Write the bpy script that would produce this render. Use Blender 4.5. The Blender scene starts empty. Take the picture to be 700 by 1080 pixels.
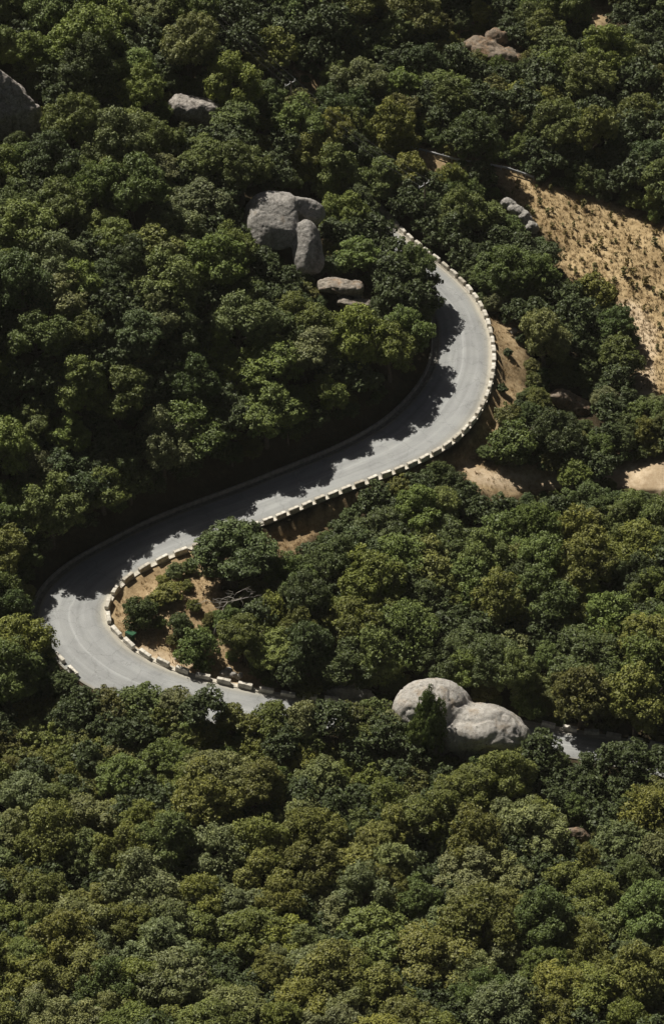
import bpy, bmesh, math, random
import numpy as np
from mathutils import Vector, noise as mnoise

random.seed(7)
RNG = np.random.default_rng(7)
scene = bpy.context.scene
COL = scene.collection

# ------------------------------------------------------------------ camera, sky, sun, exposure
PITCH = math.radians(35.0)
FOVY = math.radians(20.0)
CAM = np.array([0.0, -328.0, 229.0])
F = 540.0 / math.tan(FOVY / 2)            # focal length in pixels of the 700x1080 photograph
FWD = np.array([0.0, math.cos(PITCH), -math.sin(PITCH)])
UPV = np.array([0.0, math.sin(PITCH), math.cos(PITCH)])

cam_data = bpy.data.cameras.new("camera")
cam = bpy.data.objects.new("camera", cam_data)
COL.objects.link(cam)
cam.location = CAM
cam.rotation_euler = (math.radians(90) - PITCH, 0, 0)
cam_data.sensor_fit = 'VERTICAL'
cam_data.angle = FOVY
cam_data.clip_start = 1.0
cam_data.clip_end = 5000.0
scene.camera = cam

SUN_EL = math.radians(56)
SUN_AZ = math.radians(-47)                # from behind the hill, to the left
world = bpy.data.worlds.new("World")
scene.world = world
world.use_nodes = True
wn = world.node_tree
sky = wn.nodes.new('ShaderNodeTexSky')
sky.sky_type = 'NISHITA'
sky.sun_disc = False
sky.sun_elevation = SUN_EL
sky.sun_rotation = SUN_AZ
sky.air_density = 0.12
sky.dust_density = 1.0
sky.ozone_density = 0.0
wn.links.new(sky.outputs[0], wn.nodes['Background'].inputs['Color'])
wn.nodes['Background'].inputs['Strength'].default_value = 0.05

sd = bpy.data.lights.new("sun", 'SUN')
sd.energy = 5.0
sd.angle = math.radians(0.5)
sd.color = (1.0, 0.95, 0.85)
sun = bpy.data.objects.new("sun", sd)
COL.objects.link(sun)
tosun = Vector((math.sin(SUN_AZ) * math.cos(SUN_EL), math.cos(SUN_AZ) * math.cos(SUN_EL), math.sin(SUN_EL)))
sun.rotation_euler = (-tosun).to_track_quat('-Z', 'Y').to_euler()
sun.location = tosun * 300

scene.view_settings.view_transform = 'Standard'
scene.view_settings.look = 'None'
scene.view_settings.gamma = 1.0
scene.view_settings.exposure = 0.35
scene.view_settings.use_curve_mapping = False
scene.cycles.use_denoising = True
scene.cycles.max_bounces = 4
scene.cycles.diffuse_bounces = 2

# ------------------------------------------------------------------ projection helpers
def ray(px, py):
    x = (px - 350.0) / F
    y = -(py - 540.0) / F
    d = FWD + UPV * y + np.array([x, 0, 0])
    return d / np.linalg.norm(d)

def at_z(px, py, z):
    d = ray(px, py)
    t = (z - CAM[2]) / d[2]
    return CAM + d * t

def project(P):
    P = np.atleast_2d(np.asarray(P, float)) - CAM
    dep = P @ FWD
    return np.stack([350 + F * P[:, 0] / dep, 540 - F * (P @ UPV) / dep], 1), F / dep

# ------------------------------------------------------------------ the road's course
ST = [  # parapet edge px, other edge px, height
    (372,192, 338,220, 12.6),
    (395,216, 362,244, 11.6),(425,250, 392,275, 10.4),(450,270, 418,296, 9.6),(470,286, 440,310, 8.8),
    (490,305, 455,322, 8.0),(505,326, 462,337, 7.3),(514,350, 464,353, 6.6),(518,376, 463,376, 5.9),
    (516,401, 457,395, 5.2),(508,425, 445,414, 4.6),(495,447, 430,431, 4.0),(475,467, 412,447, 3.4),
    (450,482, 390,461, 2.8),(420,496, 365,474, 2.2),(385,509, 335,487, 1.6),(350,522, 300,501, 1.0),
    (315,536, 265,515, 0.5),(280,551, 230,528, 0.0),(245,562, 195,541, -0.4),(210,575, 160,555, -0.8),
    (180,586, 125,573, -1.2),(150,600, 88,592, -1.6),(130,613, 62,612, -2.0),(116,628, 48,630, -2.3),
    (110,642, 42,648, -2.6),(112,656, 45,668, -2.9),(120,669, 55,689, -3.2),(133,682, 73,708, -3.6),
    (152,694, 96,724, -4.0),(182,708, 132,740, -4.5),(215,718, 175,752, -5.0),(255,727, 220,762, -5.6),
    (300,736, 276,766, -6.2),(340,742, 322,768, -6.8),(400,744, 390,767, -7.6),(470,748, 465,770, -8.6),
    (580,770, 576,794, -10.2),(640,779, 636,804, -11.0),(720,797, 717,823, -12.2),(800,818, 797,845, -13.5)]
PA, PB = [], []
for ax, ay, bx_, by_, z in ST:
    PA.append(at_z(ax, ay, z)); PB.append(at_z(bx_, by_, z))
PA, PB = np.array(PA), np.array(PB)

def resample(P, n):
    """Catmull-Rom through P, n samples per span."""
    out = []
    Q = np.vstack([2 * P[0] - P[1], P, 2 * P[-1] - P[-2]])
    for i in range(1, len(Q) - 2):
        p0, p1, p2, p3 = Q[i - 1], Q[i], Q[i + 1], Q[i + 2]
        for k in range(n):
            t = k / n
            out.append(0.5 * ((2 * p1) + (-p0 + p2) * t + (2 * p0 - 5 * p1 + 4 * p2 - p3) * t * t + (-p0 + 3 * p1 - 3 * p2 + p3) * t ** 3))
    out.append(P[-1])
    return np.array(out)

def smooth(P, it):
    P = P.copy()
    for _ in range(it):
        P[1:-1] = 0.5 * P[1:-1] + 0.25 * (P[:-2] + P[2:])
    return P
NS = 10
RA = smooth(resample(PA, NS), 30)
RB = smooth(resample(PB, NS), 30)
RC = 0.5 * (RA + RB)
RN = RA - RB
RW = np.linalg.norm(RN[:, :2], axis=1) / 2
RN = RN / np.linalg.norm(RN[:, :2], axis=1)[:, None]
RN[:, 2] = 0
NR = len(RC)
SID = np.arange(NR) / NS + 1                  # station number of each sample

SK = 7
SURF = np.concatenate([[RB[j] + (RA[j] - RB[j]) * (k / (SK - 1)) for k in range(SK)] for j in range(NR)])
SURF[:, 2] = np.repeat(RC[:, 2], SK)

# ------------------------------------------------------------------ terrain heights
ctrl = [  # px, py, z
    (250,455,4.6),(120,520,3.6),(0,570,1.8),(0,500,7),(250,380,11),(120,400,15),(0,380,18),(360,400,8),(250,250,18.5),(120,250,22),
    (0,230,26),(0,100,33),(250,100,26),(350,200,16.5),(310,200,20),(380,300,11.5),(120,60,32),(0,-60,39),(250,-40,33),(350,80,22),
    (450,100,17.5),(450,165,15),(550,100,16),(620,150,13),(700,180,11),(700,100,15),(550,0,21),(700,0,20),(700,-80,25),
    (530,185,11),(600,207,9),(660,222,8),(700,237,7.5),(600,300,5),(650,270,6),(690,350,2.5),(680,415,0),(620,380,0.8),
    (560,250,7),(560,330,4),(560,420,0),(620,450,-1.5),(700,450,-1.5),(700,500,-3),(640,505,-3.2),(580,507,-3),(500,500,-2),
    (450,560,-4.5),(600,580,-6.5),(700,600,-8),(380,600,-4.5),(300,600,-3.0),(400,680,-7),(550,680,-10),(700,700,-11),
    (230,640,-2.6),(170,640,-2.4),(300,690,-5.6),
    (100,770,-9),(0,740,-7.5),(0,660,-3.5),(250,800,-11),(450,820,-14),(650,850,-16),(100,900,-11),(350,950,-14),(600,980,-16),
    (0,1080,-10),(350,1130,-12),(700,1130,-14),(-150,700,-5),(-150,400,20),(-150,100,38),(-150,1000,-9),(850,1000,-17),
    (850,700,-13),(850,400,2),(850,200,10),(850,0,22),(350,1300,-10),(350,-150,36),
]
CP = [at_z(*c) for c in ctrl]
for i in range(0, NR, 10):                # the ground either side of the road
    s = SID[i]
    if 6 <= s <= 20:  CP.append(RA[i] + RN[i] * 4.0 + np.array([0, 0, -2.8 if 13 < s <= 19 else (-2.1 if 9 <= s <= 13 else -1.2)]))
    elif s > 20 and s < 33: CP.append(RA[i] + RN[i] * 2.5 + np.array([0, 0, -0.5]))
    elif s < 6: CP.append(RA[i] + RN[i] * 4.0 + np.array([0, 0, -1.5]))
    else: CP.append(RA[i] + RN[i] * 4.0 + np.array([0, 0, 0.0]))
    if s < 24: CP.append(RB[i] - RN[i] * 4.5 + np.array([0, 0, 1.6]))
    elif s > 28: CP.append(RB[i] - RN[i] * 4.0 + np.array([0, 0, -2.2]))
CP = np.array(CP)
def tps_kernel(d2):
    return 0.5 * d2 * np.log(d2 + 1e-9)
def tps_fit(C, lam=30.0):
    n = len(C)
    d2 = ((C[:, None, :2] - C[None, :, :2]) ** 2).sum(2)
    A = np.zeros((n + 3, n + 3))
    A[:n, :n] = tps_kernel(d2) + lam * np.eye(n)
    Pm = np.hstack([np.ones((n, 1)), C[:, :2]])
    A[:n, n:] = Pm; A[n:, :n] = Pm.T
    return np.linalg.solve(A, np.concatenate([C[:, 2], np.zeros(3)]))
TW = tps_fit(CP)
def ground(X, Y):
    """Height of the finished ground at X, Y (arrays)."""
    X = np.atleast_1d(np.asarray(X, float)); Y = np.atleast_1d(np.asarray(Y, float))
    Z = np.empty_like(X)
    for a in range(0, len(X), 4000):
        x, y = X[a:a + 4000], Y[a:a + 4000]
        d2 = (x[:, None] - CP[None, :, 0]) ** 2 + (y[:, None] - CP[None, :, 1]) ** 2
        h = tps_kernel(d2) @ TW[:-3] + TW[-3] + TW[-2] * x + TW[-1] * y
        h = h + 0.25 * np.sin(x * 0.31 + 1.3) * np.sin(y * 0.27) + 0.12 * np.sin(x * 0.83 + y * 0.6)
        r2 = (x[:, None] - RC[None, ::4, 0]) ** 2 + (y[:, None] - RC[None, ::4, 1]) ** 2
        near = np.nonzero(r2.min(1) < 15.0 ** 2)[0]
        e = np.full(len(x), 9.0); zr = np.zeros(len(x))
        if len(near):
            d2 = (x[near, None] - SURF[None, :, 0]) ** 2 + (y[near, None] - SURF[None, :, 1]) ** 2
            j = d2.argmin(1); d = np.sqrt(d2[np.arange(len(near)), j])
            side = j % SK
            zr[near] = SURF[j, 2]
            e[near] = np.where(side == SK - 1, (d - 0.75) / 1.2, np.where(side == 0, (d - 1.9) / 3.0, np.where((j < SK) | (j >= len(SURF) - SK), (d - .6) / 3.0, 0.0)))
        e = np.maximum(e, 0)
        k = np.clip(e, 0, 1); k = k * k * (3 - 2 * k)
        Z[a:a + 4000] = h * k + (zr - 0.15) * (1 - k)
    return Z
def unproject(px, py):
    """Point where the view ray through a pixel meets the ground."""
    d = ray(px, py)
    ts = np.linspace(220, 900, 900)
    P = CAM + d * ts[:, None]
    g = ground(P[:, 0], P[:, 1])
    below = np.nonzero(P[:, 2] < g)[0]
    i = below[0] if len(below) else len(ts) - 1
    a, b = P[max(i - 1, 0)], P[i]
    for _ in range(12):
        m = (a + b) / 2
        if m[2] < ground(m[0], m[1])[0]: b = m
        else: a = m
    return b

# ------------------------------------------------------------------ pixel masks of what is open ground
MX, MY = 150, 120                          # margin round the picture
GX, GY = np.meshgrid(np.arange(-MX, 700 + MX) + 0.5, np.arange(-MY, 1080 + MY) + 0.5)
def inpoly(X, Y, poly):
    r = np.zeros(X.shape, bool)
    n = len(poly)
    for i in range(n):
        x1, y1 = poly[i]; x2, y2 = poly[(i + 1) % n]
        if y1 == y2: continue
        c = ((y1 > Y) != (y2 > Y)) & (X < (x2 - x1) * (Y - y1) / (y2 - y1) + x1)
        r ^= c
    return r
POLY_ROAD = [(459,283),(471,283),(492,302),(508,325),(519,350),(523,378),(519,405),(509,440),(497,468),(472,487),(445,497),(412,504),
    (404,493),(375,505),(372,512),(330,532),(302,546),(278,552),(272,540),(262,526),(240,524),(222,540),(206,566),(208,590),(222,625),(228,655),(240,700),
    (262,712),(300,727),(340,736),(345,743),(300,742),(258,735),(225,727),(150,720),(84,718),(68,705),(56,690),(60,650),(46,640),(36,634),
    (32,612),(54,583),(94,556),(145,532),(195,512),(234,494),(294,471),(343,452),(390,432),(421,404),(439,384),(446,362),(452,338),(462,333),(467,318),(463,300)]
POLY_VERGE = [(519,331),(542,348),(553,392),(545,422),(517,435),(521,455),(499,480),(520,491),(560,493),(592,500),(592,516),(545,524),(518,523),(482,503),(474,488),(500,470),(520,405),(524,376)]
POLY_TRACK = [(644,500),(662,487),(700,483),(850,478),(850,510),(700,520),(680,519),(652,514)]
POLY_FIELD = [(527,182),(560,189),(610,204),(660,219),(700,235),(850,290),(850,420),(700,418),(676,414),(668,396),(674,378),(675,352),(664,339),(655,325),(642,314),
    (626,300),(601,297),(588,280),(590,258),(565,241),(552,224),(529,206)]
POLY_SLOPE = [(282,584),(284,562),(318,548),(340,534),(368,522),(358,545),(330,568),(302,588)]
OPEN_SMALL = [[(308,72),(322,74),(345,98),(340,104),(322,92)],[(622,2),(645,0),(642,18),(628,34),(620,24)],[(526,134),(541,148),(537,152),(526,142)],
    [(430,153),(482,167),(484,181),(440,172)],[(522,172),(562,186),(562,194),(522,188)],[(226,614),(254,606),(258,628),(230,636)],
    [(583,765),(600,766),(636,772),(640,781),(604,790),(588,784)],[(642,779),(700,789),(700,796),(642,786)],[(345,728),(372,724),(392,732),(388,738),(348,740)],
    [(400,228),(430,242),(458,262),(474,279),(463,287),(449,275),(424,256),(400,239)],[(255,765),(268,767),(267,775),(257,773)]]
ROCK_POLY = {
    'twin':[(412,738),(425,722),(455,717),(485,722),(500,740),(530,745),(552,770),(546,790),(520,800),(480,800),(455,790),(415,755)],
    'dome':[(253,216),(285,203),(312,205),(337,222),(330,240),(337,278),(328,290),(305,276),(285,262),(268,250),(262,226)],
    'layered':[(332,294),(362,290),(388,300),(390,326),(376,334),(350,324),(334,310)],
    'flat':[(180,110),(200,107),(216,113),(227,134),(215,138),(183,126)],
    'cliff':[(-40,60),(0,80),(20,95),(40,118),(43,140),(20,146),(-40,146)],
    'outcrop':[(488,44),(508,36),(520,30),(536,44),(549,62),(540,70),(505,58)],
    'pile':[(528,214),(545,210),(560,228),(566,245),(556,240),(535,226)],
    'mound':[(577,410),(595,405),(614,416),(626,438),(606,446),(584,430)],
    'small':[(596,874),(606,876),(623,888),(620,893),(606,886)]}
clear = np.zeros(GX.shape, bool)
for pl in [POLY_ROAD, POLY_VERGE, POLY_TRACK, POLY_FIELD, POLY_SLOPE] + OPEN_SMALL + list(ROCK_POLY.values()):
    clear |= inpoly(GX, GY, pl)

# ------------------------------------------------------------------ material helpers
def new_mat(name):
    m = bpy.data.materials.new(name); m.use_nodes = True
    nt = m.node_tree
    return m, nt, nt.nodes['Principled BSDF']
def node(nt, kind, **kw):
    n = nt.nodes.new(kind)
    for k, v in kw.items(): setattr(n, k, v)
    return n
def noise_tex(nt, scale, detail=4, rough=0.6, coord='Object', stretch=None):
    tc = node(nt, 'ShaderNodeTexCoord')
    n = node(nt, 'ShaderNodeTexNoise')
    n.inputs['Scale'].default_value = scale; n.inputs['Detail'].default_value = detail; n.inputs['Roughness'].default_value = rough
    if stretch:
        mp = node(nt, 'ShaderNodeMapping'); mp.inputs['Scale'].default_value = stretch
        nt.links.new(tc.outputs[coord], mp.inputs[0]); nt.links.new(mp.outputs[0], n.inputs['Vector'])
    else:
        nt.links.new(tc.outputs[coord], n.inputs['Vector'])
    return n.outputs['Fac']
def ramp(nt, fac, stops):
    r = node(nt, 'ShaderNodeValToRGB')
    els = r.color_ramp.elements
    while len(els) < len(stops): els.new(0.5)
    for e, (p, c) in zip(els, stops):
        e.position = p; e.color = (*c, 1) if len(c) == 3 else c
    nt.links.new(fac, r.inputs[0])
    return r.outputs['Color']
def mix(nt, fac, a, b, mode='MIX'):
    m = node(nt, 'ShaderNodeMix', data_type='RGBA', blend_type=mode)
    for sock, v in ((m.inputs[0], fac), (m.inputs[6], a), (m.inputs[7], b)):
        if hasattr(v, 'is_output'): nt.links.new(v, sock)
        elif isinstance(v, tuple): sock.default_value = (*v, 1)
        else: sock.default_value = v
    return m.outputs[2]
def bump(nt, bsdf, h, strength, dist=0.1):
    b = node(nt, 'ShaderNodeBump'); b.inputs['Strength'].default_value = strength; b.inputs['Distance'].default_value = dist
    nt.links.new(h, b.inputs['Height']); nt.links.new(b.outputs[0], bsdf.inputs['Normal'])
def attr(nt, name):
    a = node(nt, 'ShaderNodeAttribute'); a.attribute_name = name
    return a
def simple_mat(name, c1, c2, scale=3.0, rough=0.9, bs=0.4, bd=0.05, metal=0.0):
    m, nt, b = new_mat(name)
    f = noise_tex(nt, scale, 6)
    nt.links.new(ramp(nt, f, [(0.35, c1), (0.65, c2)]), b.inputs['Base Color'])
    b.inputs['Roughness'].default_value = rough; b.inputs['Metallic'].default_value = metal
    b.inputs['Specular IOR Level'].default_value = 0.25
    bump(nt, b, f, bs, bd)
    return m

def leaf_mat(name, gloss=0.3, trans=0.08):
    m, nt, b = new_mat(name)
    oi = node(nt, 'ShaderNodeObjectInfo')
    t = attr(nt, 'tint')
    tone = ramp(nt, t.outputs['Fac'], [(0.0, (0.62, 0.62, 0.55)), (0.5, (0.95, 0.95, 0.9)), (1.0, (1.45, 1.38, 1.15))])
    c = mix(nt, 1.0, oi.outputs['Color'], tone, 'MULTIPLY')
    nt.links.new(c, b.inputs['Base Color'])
    b.inputs['Roughness'].default_value = 0.55
    b.inputs['Specular IOR Level'].default_value = gloss
    tr = node(nt, 'ShaderNodeBsdfTranslucent')
    nt.links.new(mix(nt, 1.0, c, (1.3, 1.35, 0.6), 'MULTIPLY'), tr.inputs['Color'])
    mx = node(nt, 'ShaderNodeMixShader'); mx.inputs[0].default_value = trans
    nt.links.new(b.outputs[0], mx.inputs[1]); nt.links.new(tr.outputs[0], mx.inputs[2])
    nt.links.new(mx.outputs[0], nt.nodes['Material Output'].inputs['Surface'])
    return m
M_LEAF = leaf_mat('leaves')
M_BARK = simple_mat('bark', (0.07, 0.055, 0.04), (0.16, 0.13, 0.10), 6.0)
M_DEAD = simple_mat('dead_wood', (0.24, 0.22, 0.19), (0.40, 0.37, 0.33), 4.0)
M_STONE = simple_mat('parapet_stone', (0.38, 0.355, 0.305), (0.72, 0.685, 0.615), 2.2)
def vary(m):
    nt = m.node_tree; b = nt.nodes['Principled BSDF']; src = b.inputs['Base Color'].links[0].from_socket
    oi = node(nt, 'ShaderNodeObjectInfo')
    nt.links.new(mix(nt, 1.0, src, ramp(nt, oi.outputs['Random'], [(0.0, (0.66, 0.63, 0.58)), (0.4, (0.95, 0.94, 0.92)), (1.0, (1.1, 1.1, 1.1))]), 'MULTIPLY'), b.inputs['Base Color'])
vary(M_STONE)
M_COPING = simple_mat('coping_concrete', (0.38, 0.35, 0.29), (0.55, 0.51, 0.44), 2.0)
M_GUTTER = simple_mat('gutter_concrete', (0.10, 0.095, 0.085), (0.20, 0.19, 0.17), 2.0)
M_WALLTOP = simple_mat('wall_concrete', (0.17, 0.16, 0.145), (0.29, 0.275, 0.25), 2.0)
M_METAL = simple_mat('galvanised_metal', (0.32, 0.33, 0.33), (0.5, 0.5, 0.5), 3.0, 0.5, 0.1, 0.01, 0.3)
M_CABLE = simple_mat('cable_metal', (0.12, 0.12, 0.12), (0.18, 0.18, 0.18), 2.0)
M_WOODPOLE = simple_mat('pole_wood', (0.16, 0.12, 0.09), (0.28, 0.22, 0.17), 5.0)
M_CERAMIC = simple_mat('insulator_ceramic', (0.55, 0.55, 0.52), (0.7, 0.7, 0.68), 4.0, 0.3, 0.05)
M_GREEN = simple_mat('green_plastic', (0.012, 0.042, 0.022), (0.02, 0.065, 0.033), 4.0, 0.5, 0.05)
M_GREENLID = simple_mat('green_lid', (0.02, 0.075, 0.038), (0.035, 0.10, 0.05), 4.0, 0.45, 0.05)  # lighter than the body: light on the bin's top put into its colour
M_RUBBER = simple_mat('rubber', (0.015, 0.015, 0.015), (0.03, 0.03, 0.03), 6.0)
M_STUBBLE = simple_mat('stubble', (0.13, 0.10, 0.04), (0.40, 0.29, 0.16), 0.8)
M_STRAW = simple_mat('straw', (0.30, 0.20, 0.10), (0.5, 0.37, 0.2), 0.7)

# ------------------------------------------------------------------ mesh helpers
def link(name, me, mat=None, parent=None, loc=None):
    o = bpy.data.objects.new(name, me); COL.objects.link(o)
    if mat is not None and not me.materials: me.materials.append(mat)
    if parent is not None: o.parent = parent
    if loc is not None: o.location = loc
    return o
def tag(o, label=None, cat=None, group=None, kind=None):
    if label: o['label'] = label
    if cat: o['category'] = cat
    if group: o['group'] = group
    if kind: o['kind'] = kind
    return o
def empty(name, loc, label, cat, group=None):
    o = bpy.data.objects.new(name, None); COL.objects.link(o)
    o.location = loc; o.empty_display_size = 0.5
    return tag(o, label, cat, group)
def mesh_np(name, V, faces, attrs=None, smooth_=False):
    """faces: (n,4) or (n,3) int array."""
    V = np.asarray(V, np.float32); faces = np.asarray(faces, np.int32)
    me = bpy.data.meshes.new(name)
    n, k = faces.shape
    me.vertices.add(len(V)); me.vertices.foreach_set('co', V.ravel())
    me.loops.add(n * k); me.loops.foreach_set('vertex_index', faces.ravel())
    me.polygons.add(n)
    me.polygons.foreach_set('loop_start', np.arange(0, n * k, k, dtype=np.int32))
    me.polygons.foreach_set('use_smooth', np.full(n, smooth_, dtype=bool))
    for nm, (dom, arr) in (attrs or {}).items():
        a = me.attributes.new(nm, 'FLOAT', dom); a.data.foreach_set('value', np.asarray(arr, np.float32))
    me.update(calc_edges=True)
    me.validate()
    return me
def bm_mesh(name, bm, smooth_=False):
    me = bpy.data.meshes.new(name)
    bmesh.ops.recalc_face_normals(bm, faces=bm.faces)
    bm.to_mesh(me); bm.free()
    if smooth_:
        for p in me.polygons: p.use_smooth = True
    return me
def add_box(bm, sx, sy, sz, loc=(0, 0, 0), bev=0.0, rot=None):
    r = bmesh.ops.create_cube(bm, size=1.0)
    vs = r['verts']
    for v in vs: v.co = Vector((v.co.x * sx, v.co.y * sy, v.co.z * sz))
    if bev:
        es = list({e for v in vs for e in v.link_edges})
        rb = bmesh.ops.bevel(bm, geom=es, offset=bev, segments=2, affect='EDGES')
        vs = list({v for f in rb['faces'] for v in f.verts} | {v for v in vs if v.is_valid})
    for v in vs:
        if rot is not None: v.co = rot @ v.co
        v.co += Vector(loc)
def tube(V, Fc, pts, rads, n=6):
    """Append a tapered tube through pts to lists."""
    base = len(V)
    pts = [np.asarray(p, float) for p in pts]
    for i, p in enumerate(pts):
        d = pts[min(i + 1, len(pts) - 1)] - pts[max(i - 1, 0)]
        d = d / (np.linalg.norm(d) + 1e-9)
        a = np.cross(d, [0.31, 0.52, 0.79] if abs(d[2]) > 0.8 else [0, 0, 1]); a /= np.linalg.norm(a)
        b = np.cross(d, a)
        for k in range(n):
            th = 2 * math.pi * k / n
            V.append(p + rads[i] * (a * math.cos(th) + b * math.sin(th)))
    for i in range(len(pts) - 1):
        for k in range(n):
            Fc.append((base + i * n + k, base + i * n + (k + 1) % n, base + (i + 1) * n + (k + 1) % n, base + (i + 1) * n + k))

# ------------------------------------------------------------------ ground, field, track as one grid split into structures
STEP = 0.8
xs = np.arange(-105, 105 + STEP, STEP); ys = np.arange(-135, 265 + STEP, STEP)
XX, YY = np.meshgrid(xs, ys)
ZZ = ground(XX.ravel(), YY.ravel()).reshape(XX.shape)
VV = np.stack([XX.ravel(), YY.ravel(), ZZ.ravel()], 1)
ground_exact = ground
def ground(X, Y):
    """Bilinear look-up in the finished ground grid."""
    X = np.atleast_1d(np.asarray(X, float)); Y = np.atleast_1d(np.asarray(Y, float))
    fx = np.clip((X - xs[0]) / STEP, 0, len(xs) - 1.001); fy = np.clip((Y - ys[0]) / STEP, 0, len(ys) - 1.001)
    i, j = fx.astype(int), fy.astype(int); u, v = fx - i, fy - j
    return (ZZ[j, i] * (1 - u) + ZZ[j, i + 1] * u) * (1 - v) + (ZZ[j + 1, i] * (1 - u) + ZZ[j + 1, i + 1] * u) * v
PXY, PSC = project(VV)
def soft(polys, jit=5.0):
    """Soft-edged membership of every ground vertex in pixel polygons."""
    m = np.zeros(len(VV))
    jx = RNG.normal(0, jit, (5, len(VV))); jy = RNG.normal(0, jit * 0.7, (5, len(VV)))
    for k in range(5):
        for pl in polys:
            m = np.maximum(m, 0) ; m += inpoly(PXY[:, 0] + jx[k], PXY[:, 1] + jy[k], pl) / 5.0
    return np.clip(m, 0, 1)
DRYPOLY = [[(212,560),(100,625),(100,650),(150,700),(215,725),(270,735),(290,728),(262,700),(245,690),(236,660),(240,640),(225,600)], POLY_VERGE, POLY_SLOPE] + OPEN_SMALL[:5] + \
          [[(480,492),(700,486),(700,514),(480,512)],[(640,480),(760,470),(760,512),(640,512)]] + [[(280,580),(350,530),(480,480),(520,440),(525,330),(545,340),(555,400),(540,440),(500,490),(400,520),(330,560)]] + \
          [[(470,30),(520,20),(560,62),(545,78),(480,60)],[(430,150),(480,165),(560,188),(556,200),(478,180),(430,165)]]
dry = soft(DRYPOLY, 4.0)
fld = soft([POLY_FIELD], 4.0)
pth = soft([[(478,489),(520,496),(590,503),(700,486),(860,478),(860,506),(700,516),(590,514),(540,517),(500,508)], [(128,676),(150,680),(216,706),(262,720),(300,728),(300,735),(255,725),(215,715),(180,704),(150,690)],
            [(640,318),(668,318),(690,345),(690,420),(672,420),(672,345)], [(596,764),(640,770),(640,778),(596,772)]], 2.5)

def ground_mat():
    m, nt, b = new_mat('earth')
    n1 = noise_tex(nt, 0.25, 6, 0.6); n2 = noise_tex(nt, 1.6, 8, 0.7); n3 = noise_tex(nt, 6.0, 4, 0.7)
    floor_ = ramp(nt, n2, [(0.3, (0.030, 0.024, 0.016)), (0.7, (0.075, 0.060, 0.038))])
    dryc = ramp(nt, n2, [(0.3, (0.17, 0.124, 0.070)), (0.48, (0.34, 0.256, 0.155)), (0.68, (0.49, 0.385, 0.245))])
    fieldc = ramp(nt, n2, [(0.3, (0.25, 0.185, 0.100)), (0.5, (0.41, 0.313, 0.182)), (0.7, (0.52, 0.41, 0.252))])
    pathc = ramp(nt, n2, [(0.3, (0.45, 0.35, 0.24)), (0.7, (0.62, 0.52, 0.39))])
    spot = ramp(nt, n1, [(0.4, (0.72, 0.68, 0.62)), (0.62, (1.08, 1.06, 1.02))])
    c = mix(nt, attr(nt, 'dry').outputs['Fac'], floor_, dryc)
    c = mix(nt, attr(nt, 'field').outputs['Fac'], c, fieldc)
    c = mix(nt, attr(nt, 'path').outputs['Fac'], c, pathc)
    c = mix(nt, 1.0, c, spot, 'MULTIPLY')
    nt.links.new(c, b.inputs['Base Color'])
    b.inputs['Roughness'].default_value = 1.0; b.inputs['Specular IOR Level'].default_value = 0.05
    bump(nt, b, n3, 0.8, 0.12)
    return m
M_GROUND = ground_mat()
ny, nx = XX.shape
idx = np.arange(ny * nx).reshape(ny, nx)
quads = np.stack([idx[:-1, :-1], idx[:-1, 1:], idx[1:, 1:], idx[1:, :-1]], -1).reshape(-1, 4)
fq = fld[quads].mean(1) > 0.5
tq = (pth[quads].mean(1) > 0.5) & (PXY[quads[:, 0], 0] > 470) & (PXY[quads[:, 0], 1] > 470) & (PXY[quads[:, 0], 1] < 530)
def sub_grid(name, sel):
    q = quads[sel]
    u, inv = np.unique(q, return_inverse=True)
    me = mesh_np(name, VV[u], inv.reshape(-1, 4), {'dry': ('POINT', dry[u]), 'field': ('POINT', fld[u]), 'path': ('POINT', pth[u])}, True)
    return tag(link(name, me, M_GROUND), kind='structure')
o = sub_grid('ground', ~(fq | tq)); o['label'] = 'wooded hillside ground falling from upper left to lower right'; o['category'] = 'ground'
o = sub_grid('field', fq); o['label'] = 'dry tan field on the right with rows of sparse plants'; o['category'] = 'field'
o = sub_grid('dirt_track', tq); o['label'] = 'pale dirt track crossing the woods right of the road'; o['category'] = 'track'

# far ground sheet out to the horizon
def far_ground():
    V, Fc = [], []
    ang = np.linspace(0, 2 * math.pi, 49)[:-1]
    rings = [1.0, 1.6, 3, 6, 10]
    for r in rings:
        for a in ang:
            c, s = math.cos(a), math.sin(a)
            k = 1.0 / max(abs(c) / 104.5, abs(s) / 199.5)
            x, y = c * k * r, 65 + s * k * r
            if r == 1.0: z = ground(x, y)[0] - 0.6
            else: z = ground(c * k, 65 + s * k)[0] * (1.0 / r) + (0.12 * (y - 65) / r if y > 65 else 0) - 1.0
            V.append((x, y, z))
    n = len(ang)
    for i in range(len(rings) - 1):
        for k in range(n):
            Fc.append((i * n + k, i * n + (k + 1) % n, (i + 1) * n + (k + 1) % n, (i + 1) * n + k))
    me = mesh_np('terrain', V, Fc, None, True)
    return link('terrain', me, simple_mat('far_scrub', (0.03, 0.035, 0.018), (0.07, 0.07, 0.035), 0.3))
tag(far_ground(), 'outlying dark scrub land around the wooded valley', 'terrain', kind='structure')

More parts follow.
